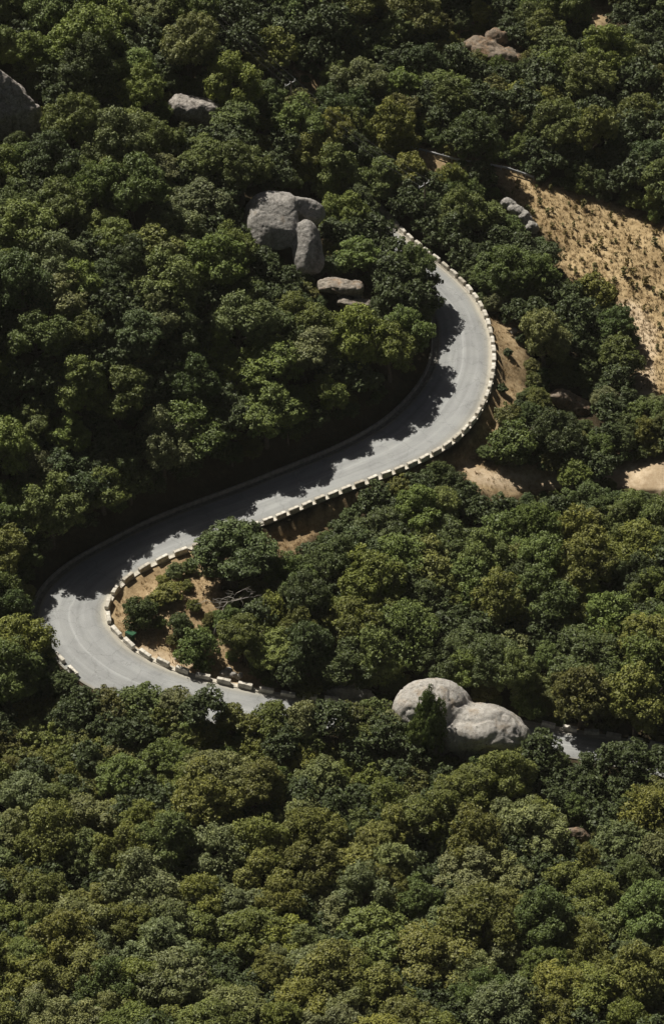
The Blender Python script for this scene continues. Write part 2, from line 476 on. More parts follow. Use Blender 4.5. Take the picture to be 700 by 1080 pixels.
# ------------------------------------------------------------------ thin haze volume added to lift the blacks
def added_haze():
    bm = bmesh.new(); add_box(bm, 2800, 3600, 420, (0, 60, 26))
    m = bpy.data.materials.new('shadow_lift_volume'); m.use_nodes = True; nt = m.node_tree; nt.nodes.clear()
    out = nt.nodes.new('ShaderNodeOutputMaterial'); v = nt.nodes.new('ShaderNodeVolumePrincipled')
    v.inputs['Color'].default_value = (1.0, 1.0, 0.86, 1); v.inputs['Density'].default_value = 2.6e-5; v.inputs['Anisotropy'].default_value = 0.0
    nt.links.new(v.outputs[0], out.inputs['Volume'])
    tag(link('added_haze', bm_mesh('added_haze', bm), m), 'thin warm haze lying over the whole valley', 'added_haze', kind='stuff')
added_haze()

# ------------------------------------------------------------------ road
def road_mat():
    m, nt, b = new_mat('asphalt')
    uv = node(nt, 'ShaderNodeUVMap'); uv.uv_map = 'UVMap'
    sep = node(nt, 'ShaderNodeSeparateXYZ'); nt.links.new(uv.outputs[0], sep.inputs[0])
    wob = noise_tex(nt, 0.12, 3)
    ad = node(nt, 'ShaderNodeMath', operation='MULTIPLY_ADD'); nt.links.new(wob, ad.inputs[0]); ad.inputs[1].default_value = 0.10; nt.links.new(sep.outputs[0], ad.inputs[2])
    sub = node(nt, 'ShaderNodeMath', operation='SUBTRACT'); nt.links.new(ad.outputs[0], sub.inputs[0]); sub.inputs[1].default_value = 0.05
    g = lambda v: (v * 1.09, v * 1.11, v * 1.10)
    lanes = ramp(nt, sub.outputs[0], [(0.0, (0.24, 0.225, 0.19)), (0.06, g(0.235)), (0.16, g(0.225)), (0.27, g(0.26)), (0.36, g(0.235)), (0.44, g(0.25)),
        (0.475, g(0.30)), (0.50, g(0.255)), (0.60, g(0.235)), (0.72, g(0.265)), (0.83, g(0.24)), (0.92, (0.27, 0.265, 0.245)), (0.965, (0.36, 0.34, 0.29)), (1.0, (0.40, 0.37, 0.31))])
    fine = ramp(nt, noise_tex(nt, 9.0, 5, 0.75), [(0.3, (0.88, 0.88, 0.88)), (0.7, (1.10, 1.10, 1.10))])
    patch = ramp(nt, noise_tex(nt, 0.30, 6, 0.62), [(0.32, (0.86, 0.86, 0.86)), (0.5, (0.99, 0.99, 0.99)), (0.7, (1.10, 1.10, 1.08))])
    mp = node(nt, 'ShaderNodeMapping'); mp.inputs['Scale'].default_value = (14, 0.5, 1); nt.links.new(uv.outputs[0], mp.inputs[0])
    st = node(nt, 'ShaderNodeTexNoise'); st.inputs['Scale'].default_value = 1.0; st.inputs['Detail'].default_value = 5; nt.links.new(mp.outputs[0], st.inputs['Vector'])
    streak = ramp(nt, st.outputs['Fac'], [(0.3, (0.88, 0.88, 0.88)), (0.7, (1.10, 1.10, 1.10))])
    vo = node(nt, 'ShaderNodeTexVoronoi', feature='DISTANCE_TO_EDGE'); vo.inputs['Scale'].default_value = 0.28
    tc = node(nt, 'ShaderNodeTexCoord'); nn = node(nt, 'ShaderNodeTexNoise'); nn.inputs['Scale'].default_value = 0.8; nn.inputs['Detail'].default_value = 6
    nt.links.new(tc.outputs['Object'], nn.inputs['Vector'])
    va = node(nt, 'ShaderNodeVectorMath', operation='MULTIPLY_ADD'); nt.links.new(nn.outputs['Color'], va.inputs[0]); va.inputs[1].default_value = (2.5, 2.5, 0); nt.links.new(tc.outputs['Object'], va.inputs[2])
    nt.links.new(va.outputs[0], vo.inputs['Vector'])
    crack = ramp(nt, vo.outputs['Distance'], [(0.0, (0.80, 0.80, 0.80)), (0.02, (1, 1, 1))])
    c = mix(nt, 1.0, mix(nt, 1.0, lanes, fine, 'MULTIPLY'), patch, 'MULTIPLY')
    c = mix(nt, 1.0, mix(nt, 1.0, c, streak, 'MULTIPLY'), crack, 'MULTIPLY')
    nt.links.new(c, b.inputs['Base Color']); b.inputs['Roughness'].default_value = 0.85; b.inputs['Specular IOR Level'].default_value = 0.2
    return m
ARC = np.concatenate([[0], np.cumsum(np.linalg.norm(np.diff(RC, axis=0), axis=1))])
def build_road():
    K = 9
    V = []
    for j in range(NR):
        for k in range(K):
            t = k / (K - 1)
            p = RB[j] - RN[j] * 0.25 + (RA[j] + RN[j] * 0.1 - RB[j] + RN[j] * 0.25) * t
            V.append((p[0], p[1], RC[j, 2] + 0.05 * (1 - (2 * t - 1) ** 2)))
    q = [(j * K + k, j * K + k + 1, (j + 1) * K + k + 1, (j + 1) * K + k) for j in range(NR - 1) for k in range(K - 1)]
    me = mesh_np('road', V, q, None, True)
    uv = me.uv_layers.new(name='UVMap')
    vi = np.empty(len(me.loops), np.int32); me.loops.foreach_get('vertex_index', vi)
    co = np.stack([(vi % K) / (K - 1), ARC[vi // K] / 8.0], 1).astype(np.float32)
    uv.data.foreach_set('uv', co.ravel())
    return link('road', me, road_mat())
tag(build_road(), 'worn pale grey asphalt road winding in an S through the woods', 'road', kind='structure')

def sweep(profile, base, normal, j0, j1, closed=True, ground_from=None):
    """Sweep a cross-section (offset along normal, height) along road samples."""
    V, Fc = [], []
    n = len(profile)
    for j in range(j0, j1):
        for (o_, h) in profile:
            p = base[j] + normal[j] * o_
            z = RC[j, 2] + h
            if h < -0.9: z = min(z, ground(p[0], p[1])[0] - 0.6)
            V.append((p[0], p[1], z))
    for i in range(j1 - j0 - 1):
        for k in range(n if closed else n - 1):
            a, b = i * n + k, i * n + (k + 1) % n
            Fc.append((a, b, b + n, a + n))
    return V, Fc
def masonry_mat():
    m, nt, b = new_mat('masonry')
    v = node(nt, 'ShaderNodeTexVoronoi'); v.inputs['Scale'].default_value = 2.6
    tc = node(nt, 'ShaderNodeTexCoord'); nt.links.new(tc.outputs['Object'], v.inputs['Vector'])
    c = mix(nt, 0.8, (0.23, 0.19, 0.14), v.outputs['Color'], 'SOFT_LIGHT')
    d = ramp(nt, v.outputs['Distance'], [(0.3, (1, 1, 1)), (0.6, (0.45, 0.42, 0.38))])
    c2 = mix(nt, 1.0, c, d, 'MULTIPLY')
    hs = node(nt, 'ShaderNodeHueSaturation'); hs.inputs['Saturation'].default_value = 0.45; nt.links.new(c2, hs.inputs['Color'])
    nt.links.new(hs.outputs[0], b.inputs['Base Color']); b.inputs['Roughness'].default_value = 0.95
    bump(nt, b, v.outputs['Distance'], 0.5, 0.06)
    return m
M_MASON = masonry_mat()
def s2j(s): return max(0, int(round((s - 1) * NS)))
# retaining wall with pale coping along the parapet side
w = empty('retaining_wall', RA[s2j(13)], 'long rough stone retaining wall below the outer edge of the upper curve', 'wall')
wl = np.array(w.location)
V, Fc = sweep([(0.08, 0.015), (0.62, 0.015), (0.72, -3.0), (0.08, -3.0)], RA, RN, s2j(3), s2j(21.5))
link('wall_face', mesh_np('wall_face', np.array(V) - wl, Fc), M_MASON, w)
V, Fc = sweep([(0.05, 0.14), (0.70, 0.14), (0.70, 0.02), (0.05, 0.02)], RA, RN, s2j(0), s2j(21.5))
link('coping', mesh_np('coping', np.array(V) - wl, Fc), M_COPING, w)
V, Fc = sweep([(0.05, 0.10), (0.75, 0.10), (0.75, -0.5), (0.05, -0.5)], RA, RN, s2j(21.5), NR)
kb = link('kerb', mesh_np('kerb', np.array(V), Fc), M_COPING)
tag(kb, 'pale concrete kerb strip under the parapet blocks of the lower bend', 'kerb', kind='structure')
# low concrete gutter wall on the hill side
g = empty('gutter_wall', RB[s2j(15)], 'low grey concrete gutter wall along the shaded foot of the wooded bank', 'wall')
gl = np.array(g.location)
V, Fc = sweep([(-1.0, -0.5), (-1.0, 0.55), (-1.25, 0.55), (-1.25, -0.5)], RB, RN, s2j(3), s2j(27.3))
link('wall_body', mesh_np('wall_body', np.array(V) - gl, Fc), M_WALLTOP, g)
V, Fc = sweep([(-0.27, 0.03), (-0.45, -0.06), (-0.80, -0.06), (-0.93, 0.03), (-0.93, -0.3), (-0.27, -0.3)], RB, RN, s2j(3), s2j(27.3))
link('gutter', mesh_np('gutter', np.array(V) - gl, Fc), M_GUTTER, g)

# ------------------------------------------------------------------ parapet blocks
def ordw(n):
    ones = ['', 'first', 'second', 'third', 'fourth', 'fifth', 'sixth', 'seventh', 'eighth', 'ninth', 'tenth', 'eleventh', 'twelfth', 'thirteenth',
            'fourteenth', 'fifteenth', 'sixteenth', 'seventeenth', 'eighteenth', 'nineteenth']
    tens = {2: 'twent', 3: 'thirt', 4: 'fort', 5: 'fift', 6: 'sixt', 7: 'sevent', 8: 'eight', 9: 'ninet'}
    if n < 20: return ones[n]
    t, r = divmod(n, 10)
    return tens[t] + ('ieth' if r == 0 else 'y-' + ones[r])
def block_mesh(L, seed):
    bm = bmesh.new()
    add_box(bm, L, 0.54, 0.66, (0, 0, 0.33), 0.04)
    bmesh.ops.subdivide_edges(bm, edges=[e for e in bm.edges if e.calc_length() > 0.3], cuts=3, use_grid_fill=True)
    for v in bm.verts:
        nz = mnoise.noise_vector(v.co * 2.2 + Vector((seed * 7.1, 0, 0)))
        v.co += nz * 0.06
    return bm_mesh('parapet_block', bm)
BL_SHORT = [block_mesh(1.48, i) for i in range(3)]
BL_LONG = [block_mesh(1.9, i + 5) for i in range(4)]
arcA = np.concatenate([[0], np.cumsum(np.linalg.norm(np.diff(RA, axis=0), axis=1))])
def at_arc(s):
    p = np.array([np.interp(s, arcA, RA[:, k]) for k in range(3)])
    n_ = np.array([np.interp(s, arcA, RN[:, k]) for k in range(2)] + [0.0]); n_ /= np.linalg.norm(n_)
    t = np.array([np.interp(s + 0.3, arcA, RA[:, k]) - np.interp(s - 0.3, arcA, RA[:, k]) for k in range(3)])
    return p, n_, t / np.linalg.norm(t)
def st_arc(s): return arcA[s2j(s)]
bin_s = st_arc(28.6)
blocks = []
s = st_arc(2.2)
while s < arcA[-1] - 1:
    stn = np.interp(s, arcA, SID)
    p, n_, t = at_arc(s)
    (pp,), _ = project(p)
    short = stn < 21
    if pp[0] < 712 and not (355 < pp[0] < 572 and pp[1] > 735) and random.random() > (0.0 if short else 0.03):
        blocks.append((s, p, n_, t, short, pp, stn))
    s += 2.05 if short else 2.85
runs = [('{} down the upper curve from where the road leaves the trees', lambda st: st < 12.8),
        ('{} along the diagonal retaining wall below the upper curve', lambda st: 12.8 <= st < 19.2),
        ('{} beside the dry spur below the diagonal stretch', lambda st: 19.2 <= st < 27.0),
        ('{} along the lower road after the hairpin', lambda st: st >= 27.0)]
cnt = [0] * 4
for i, (s, p, n_, t, short, pp, stn) in enumerate(blocks):
    r = [k for k in range(4) if runs[k][1](stn)][0]
    cnt[r] += 1
    me = random.choice(BL_SHORT if short else BL_LONG)
    q = p + n_ * 0.38
    o = link('parapet_block', me, M_STONE, None, (q[0], q[1], p[2] + (0.135 if short else 0.095)))
    o.rotation_euler = (random.gauss(0, .03), -math.asin(t[2]) + random.gauss(0, .025), math.atan2(t[1], t[0]) + random.gauss(0, .035 if short else .07))
    o.scale = (random.uniform(.95, 1.05), random.uniform(.92, 1.08), random.uniform(.9, 1.08))
    tag(o, 'pale stone parapet block, ' + runs[r][0].format(ordw(cnt[r])), 'parapet block', 'parapet blocks lining the road')
# two blocks outside the hairpin by the lone tree
for k, (px, py, ang) in enumerate([(63.5, 696, -48), (77.5, 710, -42)]):
    q = unproject(px, py)
    o = link('parapet_block', BL_LONG[k], M_STONE, None, (q[0], q[1], q[2] + 0.02))
    a, b = unproject(px - 6, py - 7), unproject(px + 6, py + 6)
    o.rotation_euler = (0, 0, math.atan2(b[1] - a[1], b[0] - a[0])); o.scale = (1.1, 0.9, 1)
    tag(o, ['pale stone parapet block outside the hairpin, half under the leafy tree', 'pale stone parapet block outside the hairpin, lower of two by the leafy tree'][k], 'parapet block', 'parapet blocks lining the road')

# ------------------------------------------------------------------ rocks
def rock_mat(name, dark, light, stain, st_lo=0.5, st=(1, 1, 0.3)):
    m, nt, b = new_mat(name)
    n1 = noise_tex(nt, 0.45, 8, 0.65); n2 = noise_tex(nt, 1.6, 10, 0.8); n3 = noise_tex(nt, 0.8, 6, 0.7, stretch=st); n4 = noise_tex(nt, 4.5, 3, 0.6)
    mid = tuple((a + b_) / 2 for a, b_ in zip(dark, light))
    c = ramp(nt, n2, [(0.34, dark), (0.5, mid), (0.66, light)])
    f = ramp(nt, n1, [(st_lo, (0, 0, 0)), (st_lo + 0.14, (1, 1, 1))])
    c = mix(nt, f, c, mix(nt, 0.65, c, stain))
    streak = ramp(nt, n3, [(0.54, (0, 0, 0)), (0.66, (0.7, 0.7, 0.7))])
    c = mix(nt, streak, c, tuple(x * 0.6 for x in dark))
    pits = ramp(nt, n4, [(0.62, (0, 0, 0)), (0.68, (0.85, 0.85, 0.85))])
    c = mix(nt, pits, c, tuple(x * 0.35 for x in dark))
    spots = ramp(nt, n4, [(0.30, (0.7, 0.7, 0.7)), (0.36, (0, 0, 0))])
    c = mix(nt, spots, c, tuple(min(.6, x * 1.25) for x in light))
    nt.links.new(c, b.inputs['Base Color']); b.inputs['Roughness'].default_value = 0.95; b.inputs['Specular IOR Level'].default_value = 0.1
    bump(nt, b, n2, 0.9, 0.35)
    return m
M_PALE = rock_mat('pale_rock', (0.27, 0.25, 0.222), (0.56, 0.535, 0.495), (0.32, 0.25, 0.175), 0.52)
M_GREY = rock_mat('grey_rock', (0.185, 0.173, 0.157), (0.45, 0.428, 0.397), (0.26, 0.20, 0.14), 0.60)
M_BROWN = rock_mat('brown_rock', (0.12, 0.095, 0.07), (0.30, 0.25, 0.20), (0.30, 0.19, 0.11), 0.45)
M_LAYER = rock_mat('layered_rock', (0.13, 0.11, 0.09), (0.38, 0.34, 0.29), (0.32, 0.21, 0.13), 0.5, (0.5, 0.5, 4.0))
M_STREAK = rock_mat('streaked_rock', (0.13, 0.115, 0.10), (0.50, 0.46, 0.42), (0.20, 0.15, 0.11), 0.6, (1.6, 1.6, 0.25))
def ico(bm, loc, rad, rot=(0, 0, 0), pw=None):
    from mathutils import Euler
    r = bmesh.ops.create_icosphere(bm, subdivisions=4, radius=1.0)
    E = Euler([math.radians(a) for a in rot]).to_matrix()
    rg = random.Random(int(abs(loc[0] * 31 + loc[1] * 17 + loc[2] * 7) * 10) + 3)
    cuts = []
    for _ in range(11 if pw else 0):
        n_ = Vector((rg.gauss(0, 1), rg.gauss(0, 1), rg.gauss(0, 1))).normalized(); cuts.append((n_, rg.uniform(.80, .98)))
    for v in r['verts']:
        c = v.co.copy()
        if pw:                                     # squarer, block-like lump
            m_ = max(abs(c.x) ** pw + abs(c.y) ** pw + abs(c.z) ** pw, 1e-6) ** (1.0 / pw); c /= m_
        for n_, d_ in cuts:
            k = c.dot(n_) - d_
            if k > 0: c -= n_ * k * .9
        v.co = E @ Vector((c.x * rad[0], c.y * rad[1], c.z * rad[2])) + Vector(loc)
def remesh(bm, vox, sm=6):
    me = bpy.data.meshes.new('tmp'); bm.to_mesh(me); bm.free()
    o = bpy.data.objects.new('tmp', me); COL.objects.link(o)
    r = o.modifiers.new('r', 'REMESH'); r.mode = 'VOXEL'; r.voxel_size = vox
    if sm: s_ = o.modifiers.new('s', 'SMOOTH'); s_.iterations = sm; s_.factor = 0.5
    dg = bpy.context.evaluated_depsgraph_get()
    out = bpy.data.meshes.new_from_object(o.evaluated_get(dg))
    bpy.data.objects.remove(o); bpy.data.meshes.remove(me)
    return out
def rock(name, px, py, lumps, mat, label, vox=0.22, big=0.35, small=0.1, freq=0.35, ridge=0.0, sm=6, seed=0, z=None):
    """lumps in metres round the foot seen at pixel px, py: (loc, radii, rot, power)."""
    p = unproject(px, py)
    bm = bmesh.new()
    for l in lumps:
        if l[0] == 'hull':
            vs = [bm.verts.new(q) for q in l[1]]; bmesh.ops.convex_hull(bm, input=vs)
        else: ico(bm, *l)
    me = remesh(bm, vox, sm)
    n = len(me.vertices)
    co = np.empty(n * 3, np.float32); me.vertices.foreach_get('co', co); co = co.reshape(-1, 3)
    no = np.empty(n * 3, np.float32); me.vertices.foreach_get('normal', no); no = no.reshape(-1, 3)
    for i in range(n):
        v = Vector(co[i]) + Vector((seed * 13.7, 0, 0))
        d = big * mnoise.fractal(v * freq, 1.0, 2.0, 3) + small * mnoise.fractal(v * 2.0, 0.8, 2.0, 4)
        if ridge: d -= ridge * max(0.0, 0.16 - abs(mnoise.noise(v * freq * 1.3 + Vector((5, 1, 2))))) / 0.16
        co[i] += no[i] * d
    me.vertices.foreach_set('co', co.ravel())
    me.materials.clear(); me.materials.append(mat)
    for f in me.polygons: f.use_smooth = True
    me.name = name
    o = link(name, me, None, None, p)
    return tag(o, label, 'boulder', 'boulders among the trees')
rock('boulder', 482, 804, [((-3.0, 4.6, 5.2), (5.2, 4.4, 3.7), (-28, 8, 10)), ((3.3, 2.2, 3.0), (6.0, 4.8, 3.7), (-28, 9, -6), 2.2), ((-2.8, 3.4, 1.6), (4.4, 3.0, 3.2)), ((-6.0, 4.4, 3.6), (2.4, 2.6, 2.8))],
     M_PALE, 'huge pale twin-lobed boulder with a brown saddle beside the lower road', vox=0.22, big=0.34, small=.08, ridge=0.22, freq=.24, sm=5)
rock('boulder', 305, 288, [((-2.9, 4.4, 6.2), (4.2, 2.5, 4.6), (-52, 8, 4), 3.6), ((2.1, 7.4, 6.4), (3.5, 1.9, 1.9), (-35, 28, 0), 3.4), ((2.4, 1.8, 3.1), (2.3, 2.0, 4.0), (-40, -24, -12), 4.0)],
     M_GREY, 'tall grey domed boulder leaning over a smaller block among dark trees', vox=0.17, big=0.14, small=.06, ridge=0.05, sm=3, seed=2)
rock('boulder', 364, 333, [((-0.8, 2.6, 3.5), (3.5, 2.3, 0.9), (-14, 6, 0), 3.0), ((0.6, 2.6, 2.2), (2.0, 1.4, .7)), ((1.2, 0.7, 1.7), (2.6, 2.2, 0.85), (-16, 8, 0), 3.2), ((1.2, 1.8, 0.2), (2.0, 1.6, 1.2))],
     M_LAYER, 'brown and grey layered boulder of two stacked slabs above the road', vox=0.14, big=0.2, ridge=0.15, sm=3, seed=3)
rock('boulder', 205, 138, [((-0.8, 2.2, 3.0), (3.4, 2.6, 1.3), (0, 10, 0), 3.2), ((1.6, 2.0, 1.6), (2.2, 2.2, 2.6), (0, 18, 0), 3.0), ((-1.2, 2.8, 1.0), (2.6, 2.0, 2.2))],
     M_STREAK, 'flat-topped grey boulder with a dark hollow face high in the wood', vox=0.16, big=0.25, ridge=0.12, sm=3, seed=4)
rock('boulder', 5, 150, [('hull', [(-.8, 3, 10.6), (2.3, 2.5, 8.0), (5.3, 2, 4.6), (6.0, 1.5, 1.0), (5.4, 1, -2), (-9.8, 4, 17), (-9.8, 0, -3), (.6, 0.2, 4.2), (3.4, .3, 2.6), (-9.8, 9, 14), (2, 8, 5), (5, 6, 0), (-9.8, 9, -3), (2, 7, -2)]),
     ('hull', [(-9.8, -0.5, 9.0), (-3.5, -0.3, 7.5), (-2.0, -.5, 3.0), (-2.5, -.6, -2), (-9.8, -1, -2), (-9.8, 4, 8), (-3, 4, 6), (-2, 4, -2)])],
     M_STREAK, 'steep angular rock face cut off by the left edge of the picture', vox=0.2, big=0.3, small=.12, ridge=0.3, sm=1, freq=.3, seed=5)
rock('boulder', 521, 72, [((0.6, 1.8, 1.5), (4.8, 3.2, 1.7), (-25, 14, 0), 3.0), ((-2.4, 3.0, 2.6), (3.0, 2.4, 1.4), (-20, 10, 0), 3.0), ((0.4, 4.5, 3.4), (1.8, 1.4, 1.4), (-20, 0, 0), 2.6)],
     M_BROWN, 'broad brown rock outcrop topped with dry grass in the far wood', vox=0.2, big=0.4, ridge=0.2, sm=4, seed=6)
rock('boulder', 547, 246, [((-1.6, 4.0, 2.9), (1.3, 1.2, .8), (0, 20, 20), 2.6), ((-0.2, 3.0, 2.2), (1.7, 1.3, .9), (0, 25, 0), 2.6), ((1.0, 2.0, 1.4), (1.5, 1.2, 1.2), (0, 35, 10), 2.6), ((1.9, 0.6, 0.6), (1.1, 1.0, 1.2), (0, 40, 0), 2.6)],
     M_GREY, 'heap of rounded grey boulders at the left edge of the dry field', vox=0.12, big=0.15, ridge=0.08, sm=2, seed=7)
rock('boulder', 603, 436, [((-0.8, 1.6, 1.2), (2.6, 1.6, 1.4), (-10, 24, 0), 3.0), ((1.2, 1.0, 0.5), (1.8, 1.4, 1.1), (0, 30, 0), 3.0)],
     M_BROWN, 'low sloping brown-grey boulder between bushes above the dirt track', vox=0.13, big=0.2, ridge=0.15, sm=3, seed=8)
rock('boulder', 611, 894, [((-0.2, 1.0, 0.8), (2.0, 1.0, 1.3), (0, 32, 0))], M_BROWN, 'small brown boulder showing through the foreground wood', vox=0.11, big=0.2, sm=2, seed=9)
rock('boulder', 262, 777, [((0, 0.6, 0.6), (1.0, 0.7, 0.9), (0, 14, 0))], M_PALE, 'small pale boulder poking out of low scrub below the road', vox=0.09, big=0.15, sm=2, seed=10)
rock('boulder', 370, 740, [((-0.6, 0.8, 0.8), (2.8, 0.8, 1.3), (0, 5, 0), 2.6), ((1.6, 0.6, 0.5), (1.4, 0.8, 0.9))], M_PALE, 'low pale jagged boulder beside the lower road left of the twin boulder', vox=0.12, big=0.25, ridge=0.2, sm=2, seed=11)
# pale rubble below the parapet
for k, (px, py, r) in enumerate([(236, 713, .7), (241, 709, .55), (246, 715, .8), (252, 716, .6), (239, 717, .5), (265, 697, .7), (187, 697, .45), (556, 345, .5), (541, 352, .6)]):
    lb = ['pale rubble stone, leftmost of the heap behind the lower parapet', 'pale rubble stone on top of the heap behind the lower parapet', 'largest pale rubble stone in the heap behind the lower parapet',
          'pale rubble stone, rightmost of the heap behind the lower parapet', 'small pale rubble stone at the front of the heap behind the lower parapet', 'single pale rubble stone at the foot of the dry spur',
          'pale rubble stone standing alone on the gravel behind the parapet', 'grey rubble stone under the bushes right of the upper curve', 'grey rubble stone on the bare verge right of the upper curve'][k]
    o = rock('rubble_stone', px, py, [((0, 0.2, r * 0.4), (r, r * 0.8, r * 0.6), (0, k * 17, k * 50), 3.0)], M_PALE if k < 7 else M_GREY, lb, vox=0.08, big=0.12, small=.05, sm=2, seed=20 + k)
    o['category'] = 'stone'; o['group'] = 'loose stones near the road'

# ------------------------------------------------------------------ trees and shrubs
def leaf_quads(C, N, size, asp, rng):
    n = len(C)
    N = N / (np.linalg.norm(N, axis=1, keepdims=True) + 1e-9)
    T = np.cross(N, rng.normal(0, 1, (n, 3))); T /= (np.linalg.norm(T, axis=1, keepdims=True) + 1e-9)
    B = np.cross(N, T)
    s = (size * rng.uniform(0.6, 1.35, n))[:, None]
    fold = N * s * rng.uniform(-0.25, 0.25, (n, 1))
    return np.stack([C - T * s * 0.5, C - B * s * asp * 0.5 + fold, C + T * s * 0.55, C + B * s * asp * 0.5 + fold], 1)
def crown_geo(seed, R, V, cz, nlobe, nclump, nleaf, leaf, cr, low=-0.6, fill=700, lr=0.47):
    """Leaves of one crown: uneven lobes round the limbs, each lobe a shell of leaf clumps."""
    rng = np.random.default_rng(seed)
    L, LR = [np.array([rng.normal(0, .12), rng.normal(0, .12), 1.0 - lr * 0.95])], [lr * rng.uniform(.85, 1.1)]
    for k in range(nlobe):
        a = k * 2 * math.pi / nlobe + rng.normal(0, .3)
        h = rng.uniform(-0.45, 0.5) if k % 2 else rng.uniform(-0.2, 0.35)
        r = lr * rng.uniform(.72, 1.15)
        d = (1.0 - r) * math.sqrt(max(0.15, 1 - (h * .8) ** 2)) * rng.uniform(.85, 1.12)
        L.append(np.array([d * math.cos(a), d * math.sin(a), h])); LR.append(r)
    L, LR = np.array(L), np.array(LR)
    C, D = [], []
    g = math.pi * (3 - 5 ** 0.5)
    for i in range(len(L)):
        n = max(6, int(nclump * (LR[i] / lr) ** 2))
        for k in range(n):
            z = 1 - 1.75 * (k + .5) / n; r = math.sqrt(max(0, 1 - z * z)); th = k * g + seed
            d = np.array([r * math.cos(th), r * math.sin(th), z]) + rng.normal(0, .16, 3); d /= np.linalg.norm(d)
            p = L[i] + d * LR[i] * rng.uniform(.70, 1.14)
            dd = np.linalg.norm(L - p, axis=1) / LR; dd[i] = 9
            if dd.min() < 0.72 or p[2] < low: continue
            C.append(p); D.append(d)
    C, D = np.array(C) * np.array([R, R, V]), np.array(D)
    nc = len(C)
    crs = cr * rng.uniform(0.45, 1.35, nc)
    quads_, tint = [], []
    for i in range(nc):
        n = int(nleaf * (crs[i] / cr) ** 2)
        d = rng.normal(0, 1, (n, 3)) + D[i] * 0.6 + np.array([0, 0, 0.4])
        d /= np.linalg.norm(d, axis=1, keepdims=True)
        rad = crs[i] * rng.uniform(0.45, 1.1, n) ** 0.8
        P = C[i] + d * rad[:, None] * np.array([1.1, 1.1, 0.72]) * rng.uniform(.75, 1.3, 3)
        N = d * 0.75 + np.array([0, 0, 0.45]) + rng.normal(0, 0.42, (n, 3))
        quads_.append(leaf_quads(P, N, leaf, 0.75, rng))
        tint.append(np.clip(rng.normal(0.5, 0.14) + rng.normal(0, 0.15, n), 0, 1))
    # loose twigs between the clumps
    ns = int(nc * nleaf * 0.22)
    k = rng.integers(0, len(L), ns); d = rng.normal(0, 1, (ns, 3)) + np.array([0, 0, .35]); d /= np.linalg.norm(d, axis=1, keepdims=True)
    P = (L[k] + d * (LR[k] * rng.uniform(.75, 1.22, ns))[:, None]) * np.array([R, R, V])
    ok = P[:, 2] > low * V
    quads_.append(leaf_quads(P[ok], d[ok] * .6 + np.array([0, 0, .4]) + rng.normal(0, .5, (ok.sum(), 3)), leaf, .7, rng))
    tint.append(np.clip(rng.normal(.45, .2, ok.sum()), 0, 1))
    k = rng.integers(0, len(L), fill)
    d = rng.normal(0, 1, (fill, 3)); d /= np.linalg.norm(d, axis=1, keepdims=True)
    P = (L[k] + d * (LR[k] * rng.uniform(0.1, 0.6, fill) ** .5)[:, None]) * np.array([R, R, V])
    quads_.append(leaf_quads(P, d + rng.normal(0, .4, (fill, 3)), leaf * 1.7, 0.9, rng)); tint.append(np.full(fill, 0.1))  # inner leaves tinted dark, shade inside the crown put into their colour
    Q = np.concatenate(quads_); Q[:, :, 2] += cz
    return Q, np.concatenate(tint)
def crown_mesh(name, *a, **k):
    Q, t = crown_geo(*a, **k)
    me = mesh_np(name, Q.reshape(-1, 3), np.arange(len(Q) * 4).reshape(-1, 4), {'tint': ('FACE', t)})
    me.materials.append(M_LEAF)
    return me
def trunk_mesh(seed, h, R, r0, ncl=5):
    rng = random.Random(seed)
    V, Fc = [], []
    pts = [(0, 0, -0.5)]; x = y = 0
    for i in range(1, 6):
        x += rng.gauss(0, .12); y += rng.gauss(0, .12); pts.append((x, y, h * 0.72 * i / 5))
    tube(V, Fc, pts, [r0 * 1.25, r0, r0 * .85, r0 * .7, r0 * .5, r0 * .25], 8)
    for k in range(ncl):
        a = k * 2.4 + rng.uniform(-.4, .4); z0 = h * rng.uniform(.22, .5); L = R * rng.uniform(.55, .85)
        p0 = np.array([x * z0 / h, y * z0 / h, z0])
        d = np.array([math.cos(a), math.sin(a), rng.uniform(.5, 1.0)])
        tube(V, Fc, [p0, p0 + d * L * .5, p0 + d * L + np.array([0, 0, L * .12])], [r0 * .45, r0 * .3, r0 * .08], 6)
    me = mesh_np('trunk', V, Fc, None, True); me.materials.append(M_BARK)
    return me
# kinds: R, V (half height of crown), centre height, mesh makers; unit scale = 1
KINDS = {}
def make_kind(nm, R, V, cz, n, trunk_r, **kw):
    KINDS[nm] = dict(R=R, V=V, cz=cz, crowns=[crown_mesh('crown', 100 + 17 * i + len(nm) * 31, R, V, cz, **kw) for i in range(n)],
                     trunks=[trunk_mesh(300 + i + len(nm), cz + V * .6, R, trunk_r) for i in range(3)],
                     lod=[crown_geo(900 + i, R, V, cz, nlobe=6, nclump=14, nleaf=34, leaf=0.48, cr=kw['cr'] * 1.1, fill=260) for i in range(3)])
make_kind('broad', 3.9, 3.5, 4.7, 9, 0.30, nlobe=11, nclump=18, nleaf=80, leaf=0.25, cr=0.58, fill=1900, low=-0.9, lr=0.38)
make_kind('holm', 3.4, 3.1, 3.6, 5, 0.28, nlobe=9, nclump=24, nleaf=58, leaf=0.25, cr=0.48, fill=1600, low=-0.95, lr=0.44)
make_kind('shrub', 2.0, 1.5, 1.3, 7, 0.12, nlobe=6, nclump=15, nleaf=60, leaf=0.20, cr=0.37, fill=600, low=-0.9)
TONES = {'bright green': (0.150, 0.186, 0.044), 'mid-green': (0.116, 0.148, 0.038), 'deep green': (0.074, 0.100, 0.031), 'olive green': (0.148, 0.160, 0.038),
         'grey-green': (0.155, 0.175, 0.070), 'brownish olive': (0.122, 0.126, 0.034), 'yellow-green': (0.185, 0.198, 0.039)}
TN = list(TONES)
